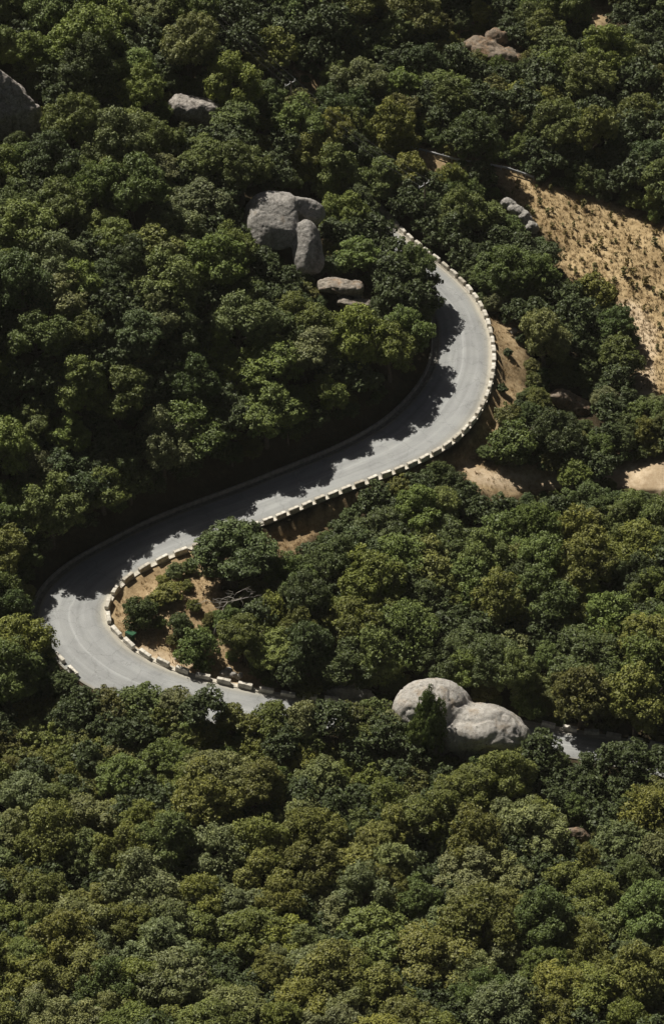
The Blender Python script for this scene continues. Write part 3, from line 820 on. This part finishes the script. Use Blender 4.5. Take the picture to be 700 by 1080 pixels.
def zone(px, py):
    # name, [tones with weights], kinds weights, size range
    if py > 725 and (py < 835 + 20 * math.sin(px * 0.02)):
        return 'scrub', [('olive green', 5), ('brownish olive', 2), ('mid-green', 2), ('grey-green', .7)], [('shrub', 6), ('holm', 1), ('broad', .6)], (0.85, 1.35)
    if py >= 800:
        return 'foreground wood', [('grey-green', 4), ('olive green', 6), ('mid-green', 2), ('yellow-green', .5)], [('broad', 8), ('holm', 1)], (0.58, 1.15)
    if px > 255 and py > 500:
        return 'wood below the road', [('mid-green', 5), ('olive green', 2), ('bright green', 1.2), ('deep green', 3)], [('broad', 8), ('holm', 1)], (0.74, 1.25)
    if px > 440 and py > 200 and py < 520:
        return 'copse by the field', [('deep green', 4), ('mid-green', 3), ('olive green', 2), ('grey-green', 1.3)], [('holm', 4), ('broad', 4), ('shrub', 2)], (0.62, 0.95)
    if py < 200 and px > 260:
        return 'far wood', [('mid-green', 4), ('olive green', 3), ('bright green', 2.5), ('deep green', 1.2), ('brownish olive', .6), ('yellow-green', .8), ('grey-green', 1)], [('broad', 5), ('holm', 3), ('shrub', .6)], (0.68, 1.2)
    near = py > 330 and py > 560 - 0.62 * px
    return 'wood above the road', [('mid-green', 5), ('bright green', 4), ('deep green', 1.5), ('grey-green', 2), ('olive green', .6)], [('broad', 9), ('holm', .5)], ((0.95, 1.4) if near else (0.75, 1.3))
def pick(ws, rng):
    tot = sum(w for _, w in ws); r = rng.uniform(0, tot)
    for n, w in ws:
        r -= w
        if r <= 0: return n
    return ws[-1][0]
covered = np.zeros(GX.shape, bool)
plants = []                                  # dicts
def ellipse(px, py, rx, ry):
    x0, x1 = int(px - rx) + MX, int(px + rx) + MX + 2
    y0, y1 = int(py - ry) + MY, int(py + ry) + MY + 2
    x0, y0 = max(x0, 0), max(y0, 0); x1, y1 = min(x1, GX.shape[1]), min(y1, GX.shape[0])
    if x1 <= x0 or y1 <= y0: return None
    sl = (slice(y0, y1), slice(x0, x1))
    return sl, ((GX[sl] - px) / rx) ** 2 + ((GY[sl] - py) / ry) ** 2 < 1
def shape_px(base, kind, s):
    K = KINDS[kind]
    c = np.array([base[0], base[1], base[2] + K['cz'] * s])
    (p,), (sc,) = project(c)
    dep = math.asin((CAM[2] - c[2]) / np.linalg.norm(c - CAM))
    rx = K['R'] * s * sc; ry = s * sc * math.hypot(K['R'] * math.sin(dep), K['V'] * math.cos(dep))
    return p, rx, ry
LIT = []
for (px, py) in [(528,190),(540,193),(558,198),(575,203),(592,208),(610,214),(630,220),(650,227),(670,234),(690,242),(455,166),(474,172),(541,184),(520,465),(506,450),(495,490),(545,503),(575,506),(655,505),(640,240),(545,205),(640,260),(690,260),(570,225),(600,270),(530,350),(540,385),(525,415),(515,450),(500,475),(505,503),(560,506),(670,500),(690,495),(660,508),
    (150,625),(205,605),(165,600),(215,650),(150,680),(230,680),(500,350),(505,380),(495,420),(470,455),(430,485),(390,500),(350,515),(480,310),(490,330),(200,570),(180,578),(150,595),(100,640),(90,670),(120,690),
    (160,705),(200,715),(250,725),(320,556),(345,543),(300,570),(310,575),(333,553),(620,772),(680,785),(330,85),(630,15),(262,770),
    (475,300),(472,315),(475,335),(486,350),(490,375),(482,400),(470,425),(450,448),(422,467),(392,480),(360,492)]:
    LIT.append(unproject(px, py) + np.array([0, 0, .2]))
for (px, py, hs) in [(482,800,(3,5)),(305,288,(4,6,8)),(366,326,(2,3.5)),(205,138,(3,4)),(521,72,(2,3)),(545,243,(1.5,3)),(603,436,(1,2)),(611,894,(1,))]:
    b = unproject(px, py)
    for h in hs:
        for dx in (-3, 0, 2.5) if len(hs) > 1 else (0,): LIT.append(b + np.array([dx, 2.5 if len(hs) > 1 else 1, h]))
LIT = np.array(LIT); SUNV = np.array(tosun)
def shades(base, K, s):
    c = np.array([base[0], base[1], base[2] + K['cz'] * s]) - LIT
    t = c @ SUNV
    d = np.linalg.norm(c - t[:, None] * SUNV, axis=1)
    return bool(np.any((t > 0) & (d < K['R'] * s * .93)))
def try_plant(base, kind, s, tol, spacing=0.66, tone=None, force=False):
    p, rx, ry = shape_px(base, kind, s)
    e = ellipse(p[0], p[1], rx * 0.93, ry * 0.93)
    if e is None: return False
    sl, m = e
    if not force:
        if clear[sl][m].mean() > tol: return False
        if shades(base, KINDS[kind], s): return False
        R = KINDS[kind]['R'] * s
        for q in plants:
            dx, dy = q['base'][0] - base[0], q['base'][1] - base[1]
            if abs(dx) < 9 and abs(dy) < 9 and math.hypot(dx, dy) < spacing * (R + q['R']): return False
        # keep clear of the carriageway itself
        j = ((RC[:, 0] - base[0]) ** 2 + (RC[:, 1] - base[1]) ** 2).argmin()
        if math.hypot(RC[j, 0] - base[0], RC[j, 1] - base[1]) < RW[j] + 1.6: return False
    covered[sl] |= m
    plants.append(dict(base=base, kind=kind, s=s, R=KINDS[kind]['R'] * s, px=p, rx=rx, ry=ry, tone=tone))
    return True
def plant_at_px(px, py, kind, rx, tone):
    """Plant so that the crown shows centred at px, py with half width rx."""
    s = 1.0
    base = unproject(px, py + 20)
    for _ in range(8):
        p, crx, ry = shape_px(base, kind, s)
        s *= rx / crx
        s_ = project(base)[1][0]
        d = np.array([px, py]) - p
        bp = project(base)[0][0] + d
        base = unproject(bp[0], bp[1])
    try_plant(base, kind, s, 1, tone=tone, force=True)
# plants whose place the photograph fixes
FIXED = [(247,578,'broad',41,'deep green'),(24,684,'broad',35,'olive green'),(396,530,'broad',24,'mid-green'),(424,519,'shrub',16,'olive green'),(445,314,'broad',21,'mid-green'),
    (428,352,'broad',27,'mid-green'),(147,649,'shrub',19,'deep green'),(176,624,'shrub',17,'olive green'),(184,604,'shrub',11,'grey-green'),(191,660,'shrub',14,'deep green'),(208,690,'shrub',22,'mid-green'),
    (500,146,'holm',30,'deep green'),(626,312,'shrub',24,'olive green'),(648,345,'holm',22,'deep green'),(655,380,'holm',24,'mid-green'),(540,690,'shrub',26,'grey-green'),(612,742,'holm',32,'brownish olive'),
    (672,745,'holm',36,'olive green'),(449,220,'holm',20,'deep green'),(316,112,'holm',20,'brownish olive'),(323,725,'shrub',16,'brownish olive'),
    (543,463,'shrub',28,'mid-green'),(588,461,'broad',26,'deep green'),(628,474,'holm',20,'mid-green'),(574,362,'broad',27,'grey-green'),(530,290,'broad',28,'mid-green'),
    (282,203,'shrub',6,'brownish olive'),(314,302,'shrub',13,'brownish olive'),(411,313,'broad',22,'mid-green'),
    (322,84,'shrub',5,'deep green'),(522,36,'shrub',7,'brownish olive'),(205,128,'shrub',7,'olive green'),(284,721,'shrub',8,'mid-green')]
FIXED += [(160,640,'shrub',7,'brownish olive'),(168,655,'shrub',9,'mid-green'),(205,640,'shrub',8,'olive green'),(222,655,'shrub',9,'brownish olive'),(198,618,'shrub',7,'olive green'),(216,668,'shrub',8,'mid-green'),
    (182,676,'shrub',7,'brownish olive'),(200,600,'shrub',9,'mid-green'),(172,612,'shrub',8,'olive green'),(535,372,'shrub',5,'brownish olive'),(529,410,'shrub',6,'olive green')]
FIXED += [(447,300,'broad',19,'mid-green'),(431,286,'broad',25,'mid-green'),(413,268,'broad',24,'bright green'),(392,247,'broad',24,'mid-green'),(378,228,'broad',23,'mid-green'),(374,214,'broad',26,'deep green'),
    (350,192,'broad',27,'mid-green'),(322,172,'broad',28,'olive green'),(398,190,'broad',25,'mid-green'),(372,168,'broad',26,'deep green'),(345,148,'broad',26,'olive green')]
def narrow(px, py, rx, kind, zs, tone):
    sc = project(unproject(px, py))[1][0]; s = rx / sc / KINDS[kind]['R']; h = KINDS[kind]['cz'] * s * zs
    base = unproject(px, py + 40)
    for _ in range(8):
        p = project(base + np.array([0, 0, h]))[0][0]
        b = project(base)[0][0] + np.array([px, py]) - p; base = unproject(b[0], b[1])
    try_plant(base, kind, s, 1, tone=tone, force=True); plants[-1]['zs'] = zs
narrow(453, 772, 18, 'holm', 2.35, 'mid-green'); narrow(438, 786, 16, 'holm', 1.7, 'mid-green')
TOPS = [(88,724,24),(118,723,22),(149,716,26),(183,723,23),(216,727,24),(250,739,23),(284,741,22),(318,744,22),(350,738,23),(374,733,23),(396,738,21),(412,752,18),(425,762,18)]
for k, (x, y, r) in enumerate(TOPS): FIXED.append((x, y + r * .92, 'shrub' if k % 4 else 'broad', r, ('olive green', 'brownish olive', 'mid-green', 'grey-green')[k % 4]))
for k, (x, y, r) in enumerate([(571,790,22),(597,814,16),(622,808,18),(643,799,19),(668,803,21),(695,806,21),(720,812,22),(432,800,24),(408,775,22)]): FIXED.append((x, y, 'broad', r, ('olive green', 'mid-green', 'grey-green')[k % 3]))
for f in FIXED: plant_at_px(*f)
# fill the woods
rng = random.Random(11)
FOREST_Y = (-118, 262)
def rand_base():
    px, py = rng.uniform(-110, 810), rng.uniform(-70, 1150)
    return px, py
for tries, tol, shrink in ((5000, 0.015, 1.0), (5000, 0.03, 0.8)):
    cand = [rand_base() for _ in range(tries)]
    if True:
        C = np.array([at_z(px, py, 0) for px, py in cand])
    for (px, py) in cand:
        zn, tones, kinds, (s0, s1) = zone(px, py)
        kind = pick(kinds, rng); s = rng.uniform(s0, s1) * shrink
        # base on the ground so the crown centre shows near px, py
        K = KINDS[kind]
        x0, y0 = int(px) + MX, int(py) + MY
        if clear[min(max(y0, 0), GX.shape[0] - 1), min(max(x0, 0), GX.shape[1] - 1)]: continue
        base = unproject(px, py + K['cz'] * s * 6.1)
        try_plant(base, kind, s, tol, (0.48 if zn in ('foreground wood', 'scrub') else 0.54) if shrink == 1 else 0.45)
# close the remaining holes with small trees and bushes
for sweep_i in range(6):
    hy, hx = np.nonzero(~covered & ~clear)
    sel = RNG.permutation(len(hx))[:1500]
    for k in sel:
        px, py = hx[k] - MX, hy[k] - MY
        if covered[hy[k], hx[k]] or not (-60 < px < 760 and -50 < py < 1130): continue
        zn, tones, kinds, _ = zone(px, py)
        for kind, s in (('broad', 0.62), ('holm', 0.55), ('shrub', 1.0), ('shrub', 0.65), ('shrub', 0.42)):
            base = unproject(px, py + KINDS[kind]['cz'] * s * 6.1)
            if try_plant(base, kind, s, 0.05, 0.36, tone=rng.choice(('deep green', 'deep green', 'mid-green', 'brownish olive'))): break  # mostly darker tones, so the gaps get their shade from leaf colour
print('PLANTS', len(plants), {k: sum(p['kind'] == k for p in plants) for k in KINDS})

# tones, labels
LAND = [('the twin-lobed boulder', 482, 760), ('the grey domed boulder', 298, 248), ('the layered slab boulder', 362, 312), ('the flat-topped boulder', 204, 122), ('the left rock face', 22, 118),
    ('the brown outcrop', 518, 50), ('the grey boulder heap', 547, 228), ('the low sloping boulder', 600, 422), ('the foreground boulder', 610, 884), ('the small scrub boulder', 262, 770),
    ('the green bin', 130, 668), ('the bare dead branches', 238, 626), ('the upper curve top', 466, 286), ('the upper curve bulge', 518, 376), ('the diagonal road middle', 320, 520),
    ('the hairpin', 45, 640), ('the nearer utility pole', 448, 195), ('the farther utility pole', 306, 88), ('the dirt track left end', 490, 500), ('the dirt track right end', 690, 500),
    ('the top left corner', 0, 0), ('the top right corner', 700, 0), ('the bottom left corner', 0, 1080), ('the bottom right corner', 700, 1080), ('the bottom edge middle', 350, 1080), ('the top edge middle', 350, 0),
    ('the near field corner', 672, 405), ('the far field corner', 695, 240), ('the lower right parapet', 610, 770), ('the foreground wood centre', 330, 930),
    ('the left edge middle', 0, 450), ('the right edge middle', 700, 600), ('the shaded bank', 200, 400), ('the inner wood centre', 450, 610), ('the pale jagged boulder', 368, 732)]
DIRS = ['right of', 'lower right of', 'below', 'lower left of', 'left of', 'upper left of', 'above', 'upper right of']
for p in plants:
    px, py = p['px']
    p['inside'] = (-p['rx'] * .6 < px < 700 + p['rx'] * .6) and (-p['ry'] * .6 < py < 1080 + p['ry'] * .6)
    if p['tone'] is None: p['tone'] = pick(zone(px, py)[1], rng)
WORDS = {'broad': 'broadleaf tree', 'holm': 'dense evergreen tree', 'shrub': 'bush'}
bins = {}
for p in plants:
    if not p['inside']: continue
    px, py = p['px']
    d, k = min((math.hypot(px - l[1], py - l[2]), i) for i, l in enumerate(LAND))
    a = int(round(math.degrees(math.atan2(py - LAND[k][2], px - LAND[k][1])) / 45)) % 8
    bins.setdefault((k, a, p['kind'], p['tone']), []).append((d, p))
for (k, a, kd, tn), L in bins.items():
    L.sort(key=lambda t: t[0])
    for i, (d, p) in enumerate(L):
        size = 'small ' if p['rx'] < 20 and kd != 'shrub' else ''
        if len(L) == 1: p['label'] = f"{size}{tn} {WORDS[kd]}, alone of its colour {DIRS[a]} {LAND[k][0]}"
        else: p['label'] = f"{size}{tn} {WORDS[kd]}, {'' if i == 0 else ordw(i + 1) + ' '}nearest {DIRS[a]} {LAND[k][0]}"
for p in plants:
    if p['inside']:
        l = p['label']
        if len(l.replace('-', ' ').split()) > 16: l = l.replace('small ', '', 1) if l.startswith('small ') else l
        if len(l.replace('-', ' ').split()) > 16: l = l.replace('dense evergreen', 'evergreen').replace('broadleaf tree', 'tree')
        p['label'] = l
NAMES = {'broad': ('broadleaf_tree', 'tree'), 'holm': ('evergreen_tree', 'tree'), 'shrub': ('bush', 'bush')}
LIMIT = {'broad': 295, 'holm': 295, 'shrub': 295}
GROUP = {'scrub': 'low scrub below the road', 'foreground wood': 'trees of the foreground wood', 'wood below the road': 'trees of the wood inside the bends', 'copse by the field': 'trees between the road and the field',
         'far wood': 'trees of the far wood', 'wood above the road': 'trees of the wood above the road'}
rest = []
for kd in KINDS:
    L = sorted([p for p in plants if p['kind'] == kd and p['inside']], key=lambda p: -p['rx'] * p['ry'])
    rest += L[LIMIT[kd]:]
    print(kd, 'inside', len(L))
    for p in L[:LIMIT[kd]]:
        K = KINDS[kd]
        root = empty(NAMES[kd][0], p['base'], p['label'], NAMES[kd][1], GROUP[zone(*p['px'])[0]])
        root.rotation_euler = (0, 0, rng.uniform(0, 6.28))
        s = p['s']; root.scale = (s * rng.uniform(.93, 1.07), s * rng.uniform(.93, 1.07), s * p.get('zs', 1.0) * rng.uniform(.85, 1.3))
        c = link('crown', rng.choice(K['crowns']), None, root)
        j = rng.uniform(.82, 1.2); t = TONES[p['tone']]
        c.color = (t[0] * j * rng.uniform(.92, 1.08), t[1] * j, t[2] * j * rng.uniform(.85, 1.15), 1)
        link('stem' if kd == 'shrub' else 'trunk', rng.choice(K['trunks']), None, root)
# everything beyond the frame, and the smallest past the limit: one mass of foliage
rest_ids = {id(p) for p in rest}
allq, allt = [], []
for p in plants:
    if p['inside'] and id(p) not in rest_ids: continue
    Q, t = rng.choice(KINDS[p['kind']]['lod'])
    a = rng.uniform(0, 6.28); ca, sa = math.cos(a), math.sin(a)
    Q = Q * p['s']
    Q = np.stack([Q[..., 0] * ca - Q[..., 1] * sa, Q[..., 0] * sa + Q[..., 1] * ca, Q[..., 2]], -1) + np.asarray(p['base'])
    allq.append(Q); allt.append(t)
Q = np.concatenate(allq); t = np.concatenate(allt)
me = mesh_np('woodland', Q.reshape(-1, 3), np.arange(len(Q) * 4).reshape(-1, 4), {'tint': ('FACE', t)}); me.materials.append(M_LEAF)
o = link('woodland', me); o.color = (0.06, 0.08, 0.027, 1)
tag(o, 'continuous green woodland carrying on beyond the edges of the picture', 'woodland', kind='stuff')

# ------------------------------------------------------------------ bare dead tree
def dead_tree():
    p = unproject(240, 655)
    root = empty('dead_tree', p, 'bleached bare dead tree leaning out of the bushes by the dry spur', 'tree')
    V, Fc = [], []
    tube(V, Fc, [(0.9, 1.2, -0.3), (0.5, 0.6, 1.6), (0.1, 0.2, 3.0)], [.22, .16, .12], 7)
    link('trunk', mesh_np('trunk', V, Fc, None, True), M_DEAD, root)
    V, Fc = [], []
    r = random.Random(4)
    def branch(p0, d, L, rad, lvl):
        d = d / np.linalg.norm(d)
        mid = p0 + d * L * .5 + np.array([r.gauss(0, .12), r.gauss(0, .12), r.gauss(0, .12)]) * L
        end = p0 + d * L
        tube(V, Fc, [p0, mid, end], [rad, rad * .8, rad * .35], 5)
        if lvl < 2:
            for q, f in ((mid, .6), (end, .7), (mid, .5)):
                branch(q, d + np.array([r.gauss(0, .6), r.gauss(0, .3), r.gauss(0, .6)]), L * f, rad * .6, lvl + 1)
    for d in ((-1, -.5, .35), (1, -.3, .5), (.2, -.6, .9), (-.3, -.8, -.3), (.8, -.4, 1.3)):
        branch(np.array([.1, .2, 3.0]), np.array(d, float), 2.3, .065, 0)
    link('branches', mesh_np('branches', V, Fc, None, True), M_DEAD, root)
dead_tree()

# ------------------------------------------------------------------ grass, field plants
def tufts(name, polys, n, h, mat, label, size=0.5):
    V, Fc = [], []
    xs_ = [q[0] for pl in polys for q in pl]; ys_ = [q[1] for pl in polys for q in pl]
    cand = np.stack([RNG.uniform(min(xs_), max(xs_), n), RNG.uniform(min(ys_), max(ys_), n)], 1)
    keep = np.zeros(n, bool)
    for pl in polys: keep |= inpoly(cand[:, 0], cand[:, 1], pl)
    cand = cand[keep]
    # points: nearest ground vertex in picture, jittered on the ground
    inb = np.nonzero((PXY[:, 0] > min(xs_) - 5) & (PXY[:, 0] < max(xs_) + 5) & (PXY[:, 1] > min(ys_) - 5) & (PXY[:, 1] < max(ys_) + 5))[0]
    P2 = PXY[inb]
    pts = []
    for c in cand:
        i = inb[((P2 - c) ** 2).sum(1).argmin()]
        pts.append(VV[i] + np.array([RNG.uniform(-.5, .5), RNG.uniform(-.5, .5), 0]))
    pts = np.array(pts); pts[:, 2] = ground(pts[:, 0], pts[:, 1])
    for p in pts:
        j = ((RC[:, 0] - p[0]) ** 2 + (RC[:, 1] - p[1]) ** 2).argmin()
        if math.hypot(RC[j, 0] - p[0], RC[j, 1] - p[1]) < RW[j] + 0.9: continue
        for b in range(7):
            a = RNG.uniform(0, 6.28); L = h * RNG.uniform(.5, 1.2); lean = RNG.uniform(.1, .7)
            o = p + np.array([RNG.normal(0, size * .3), RNG.normal(0, size * .3), -0.03])
            w_ = np.array([-math.sin(a), math.cos(a), 0]) * 0.045
            tip = o + np.array([math.cos(a) * lean * L, math.sin(a) * lean * L, L])
            k = len(V); V += [o - w_, o + w_, tip]; Fc.append((k, k + 1, k + 2))
    return tag(link(name, mesh_np(name, V, Fc), mat), label, 'grass', kind='stuff')
tufts('dry_grass', [DRYPOLY[0], POLY_SLOPE, POLY_VERGE], 5200, 0.42, M_STRAW, 'straw-coloured dry grass on the bare slopes beside the road')
tufts('field_grass', [POLY_FIELD], 9000, 0.38, M_STUBBLE, 'thin straw-coloured stubble over the dry field')
def vine_mesh(seed):
    rg = np.random.default_rng(seed)
    n = 70
    P = np.stack([np.clip(rg.normal(0, .16, n), -.26, .26), np.clip(rg.normal(0, .16, n), -.26, .26), rg.uniform(0.15, 1.1, n)], 1)
    Q = leaf_quads(P, rg.normal(0, 1, (n, 3)) + np.array([0, 0, .4]), 0.24, .75, rg)
    V = [tuple(q) for q in Q.reshape(-1, 3)]; Fc = [tuple(r) for r in np.arange(n * 4).reshape(-1, 4)]
    tube(V, Fc, [(0, 0, -.1), (.02, .02, .5), (0, .03, 1.0)], [.03, .025, .012], 5)
    me = mesh_np('leaves', V, Fc, {'tint': ('FACE', rg.uniform(.2, .9, len(Fc)))}); me.materials.append(M_LEAF)
    return me
VM = [vine_mesh(i) for i in range(5)]
a0, a1 = unproject(560, 205), unproject(690, 245)
u = (a1 - a0)[:2]; u /= np.linalg.norm(u); v_ = np.array([u[1], -u[0]])
vn = 0
rows = []
for i in range(0, 50):
    for k in range(-40, 75):
        q = a0[:2] + v_ * (i * 1.9 - 2) + u * (k * 1.35 + (i % 2) * .6)
        q = q + RNG.normal(0, .5, 2)
        z = ground(q[0], q[1])[0]
        (pp,), _ = project(np.array([q[0], q[1], z + .4]))
        if inpoly(np.array([pp[0]]), np.array([pp[1]]), POLY_FIELD)[0] and pp[0] < 702 and not (pp[0] > 640 and pp[1] > 315 and pp[0] < 690 and pp[1] > 330) and RNG.uniform() < 0.62:
            rows.append((q[0], q[1], z, pp))
RNG.shuffle(rows)
print('VINES', len(rows))
for (x, y, z, pp) in rows[:290]:
    o = link('field_plant', random.choice(VM), None, None, (x, y, z - 0.05))
    o.rotation_euler = (0, 0, random.uniform(0, 6.28)); sc = random.choice((.5, .65, .8, 1.0, 1.2)) * random.uniform(.85, 1.15); o.scale = (sc * random.uniform(.8, 1.5), sc, sc * random.uniform(.7, 1.35))
    g_ = random.random()
    o.color = (0.11 + .10 * g_, 0.12 + .035 * g_, 0.04 + .02 * g_, 1)
    tag(o, 'small spindly green plant standing in the rows of the dry field', 'plant', 'plants in rows on the dry field')

# ------------------------------------------------------------------ street furniture
def guard_rail():
    pts = [unproject(x, y) for x, y in ((428, 158), (440, 161), (458, 166), (476, 171), (500, 175), (528, 180), (545, 185), (562, 191))]
    P = resample(np.array(pts), 6)
    P[:, 2] = ground(P[:, 0], P[:, 1])
    root = empty('guard_rail', P[len(P) // 2], 'pale metal guard rail on short posts at the far end of the field', 'guard rail')
    L = np.array(root.location)
    prof = [(0, .42), (.05, .48), (.05, .54), (0, .60), (.05, .66), (.05, .72), (0, .78), (-.03, .78), (-.03, .42)]
    V, Fc = [], []
    for i in range(len(P)):
        d = P[min(i + 1, len(P) - 1)] - P[max(i - 1, 0)]; d /= np.linalg.norm(d); n_ = np.array([d[1], -d[0], 0])
        for o_, h in prof: V.append(P[i] + n_ * o_ * 1.6 + np.array([0, 0, h + 0.1]) - L)
    n = len(prof)
    for i in range(len(P) - 1):
        for k in range(n): Fc.append((i * n + k, i * n + (k + 1) % n, (i + 1) * n + (k + 1) % n, (i + 1) * n + k))
    link('beam', mesh_np('beam', V, Fc), M_METAL, root)
    bm = bmesh.new(); add_box(bm, .12, .1, 1.3, (0, 0, .3), .01); pm = bm_mesh('post', bm)
    for i in range(0, len(P), 3):
        d = P[min(i + 1, len(P) - 1)] - P[max(i - 1, 0)]
        n_ = np.array([d[1], -d[0], 0]); n_ /= np.linalg.norm(n_)
        o = link('post', pm, M_METAL, root, P[i] - L - n_ * .12); o.rotation_euler = (0, 0, math.atan2(d[1], d[0]))
guard_rail()

def bin_():
    p = at_arc(bin_s)[0] + at_arc(bin_s)[1] * 1.45
    p[2] = ground(p[0], p[1])[0]
    root = empty('litter_bin', p, 'green wheeled litter bin behind the parapet of the hairpin', 'litter bin')
    root.rotation_euler = (0, 0, math.radians(-35))
    bm = bmesh.new()
    r = bmesh.ops.create_cube(bm, size=1.0)
    for v in r['verts']:
        k = 1.0 if v.co.z > 0 else 0.82
        v.co = Vector((v.co.x * 1.25 * k, v.co.y * .85 * k, v.co.z * .95 + .65))
    bmesh.ops.bevel(bm, geom=bm.edges[:], offset=.05, segments=2, affect='EDGES')
    link('body', bm_mesh('body', bm), M_GREEN, root)
    bm = bmesh.new(); add_box(bm, 1.35, .95, .09, (0, 0, 1.19), .03)
    from mathutils import Matrix
    lid = link('lid', bm_mesh('lid', bm), M_GREENLID, root); lid.rotation_euler = (math.radians(-6), 0, 0); lid.location = (0, 0, .02)
    bm = bmesh.new(); add_box(bm, .5, .05, .06, (0, -.52, 1.18), .015); link('handle', bm_mesh('handle', bm), M_GREEN, lid)
    wm = bmesh.new(); bmesh.ops.create_cone(wm, cap_ends=True, segments=16, radius1=.12, radius2=.12, depth=.07)
    for v in wm.verts: v.co = Vector((v.co.z, v.co.y, v.co.x))
    wme = bm_mesh('wheel', wm)
    for sx in (-1, 1):
        for sy in (-1, 1): link('wheel', wme, M_RUBBER, root, (sx * .45, sy * .28, .12))
bin_()

def pole(px, py, h, label):
    """pole whose top shows at px, py"""
    base = unproject(px, py + h * 6.0)
    for _ in range(6):
        (p,), _s = project(base + np.array([0, 0, h]))
        b = project(base)[0][0] + np.array([px, py]) - p
        base = unproject(b[0], b[1])
    root = empty('utility_pole', base, label, 'utility pole', 'poles of the power line')
    V, Fc = [], []
    tube(V, Fc, [(0, 0, -.5), (0, 0, h * .5), (0, 0, h)], [.17, .15, .11], 10)
    Fc.append((0, 1, 2, 3))
    link('post', mesh_np('post', V, Fc, None, True), M_WOODPOLE, root)
    bm = bmesh.new(); add_box(bm, 2.6, .12, .14, (0, .19, h - .4), .01); link('crossarm', bm_mesh('crossarm', bm), M_METAL, root)
    ins = []
    for x in (-1.15, 0, 1.15):
        bm = bmesh.new()
        for k, r in enumerate((.07, .11, .07)):
            g2 = bmesh.ops.create_cone(bm, cap_ends=True, segments=10, radius1=r, radius2=r * .8, depth=.1)
            for v in g2['verts']: v.co += Vector((x, .19, h - .27 + k * .1))
        link('insulator', bm_mesh('insulator', bm), M_CERAMIC, root)
        ins.append((x, .19, h - .02))
    root.rotation_euler = (0, 0, math.radians(52))
    c, s_ = math.cos(math.radians(52)), math.sin(math.radians(52))
    return [base + np.array([a * c - b * s_, a * s_ + b * c, d]) for a, b, d in ins]
i1 = pole(448, 193, 9.5, 'slender utility pole rising from trees below the guard rail')
i2 = pole(307, 86, 9.5, 'slender utility pole beside the small bare patch in the far wood')
off = (np.array(i2) - np.array(i1)).mean(0)
i3 = [q + off * 1.0 + np.array([0, 0, 6]) for q in i2]
def cable(a, b, label):
    V, Fc = [], []
    pts = [a + (b - a) * t - np.array([0, 0, 4 * 1.1 * t * (1 - t)]) for t in np.linspace(0, 1, 17)]
    tube(V, Fc, pts, [.013] * 17, 5)
    tag(link('power_cable', mesh_np('power_cable', V, Fc), M_CABLE), label, 'cable', 'cables of the power line')
for k, w_ in enumerate(('left', 'middle', 'right')):
    cable(i1[k], i2[k], f'thin {w_} power cable strung between the two poles over the wood')
    cable(i2[k], i3[k], f'thin {w_} power cable running from the far pole to the upper left')
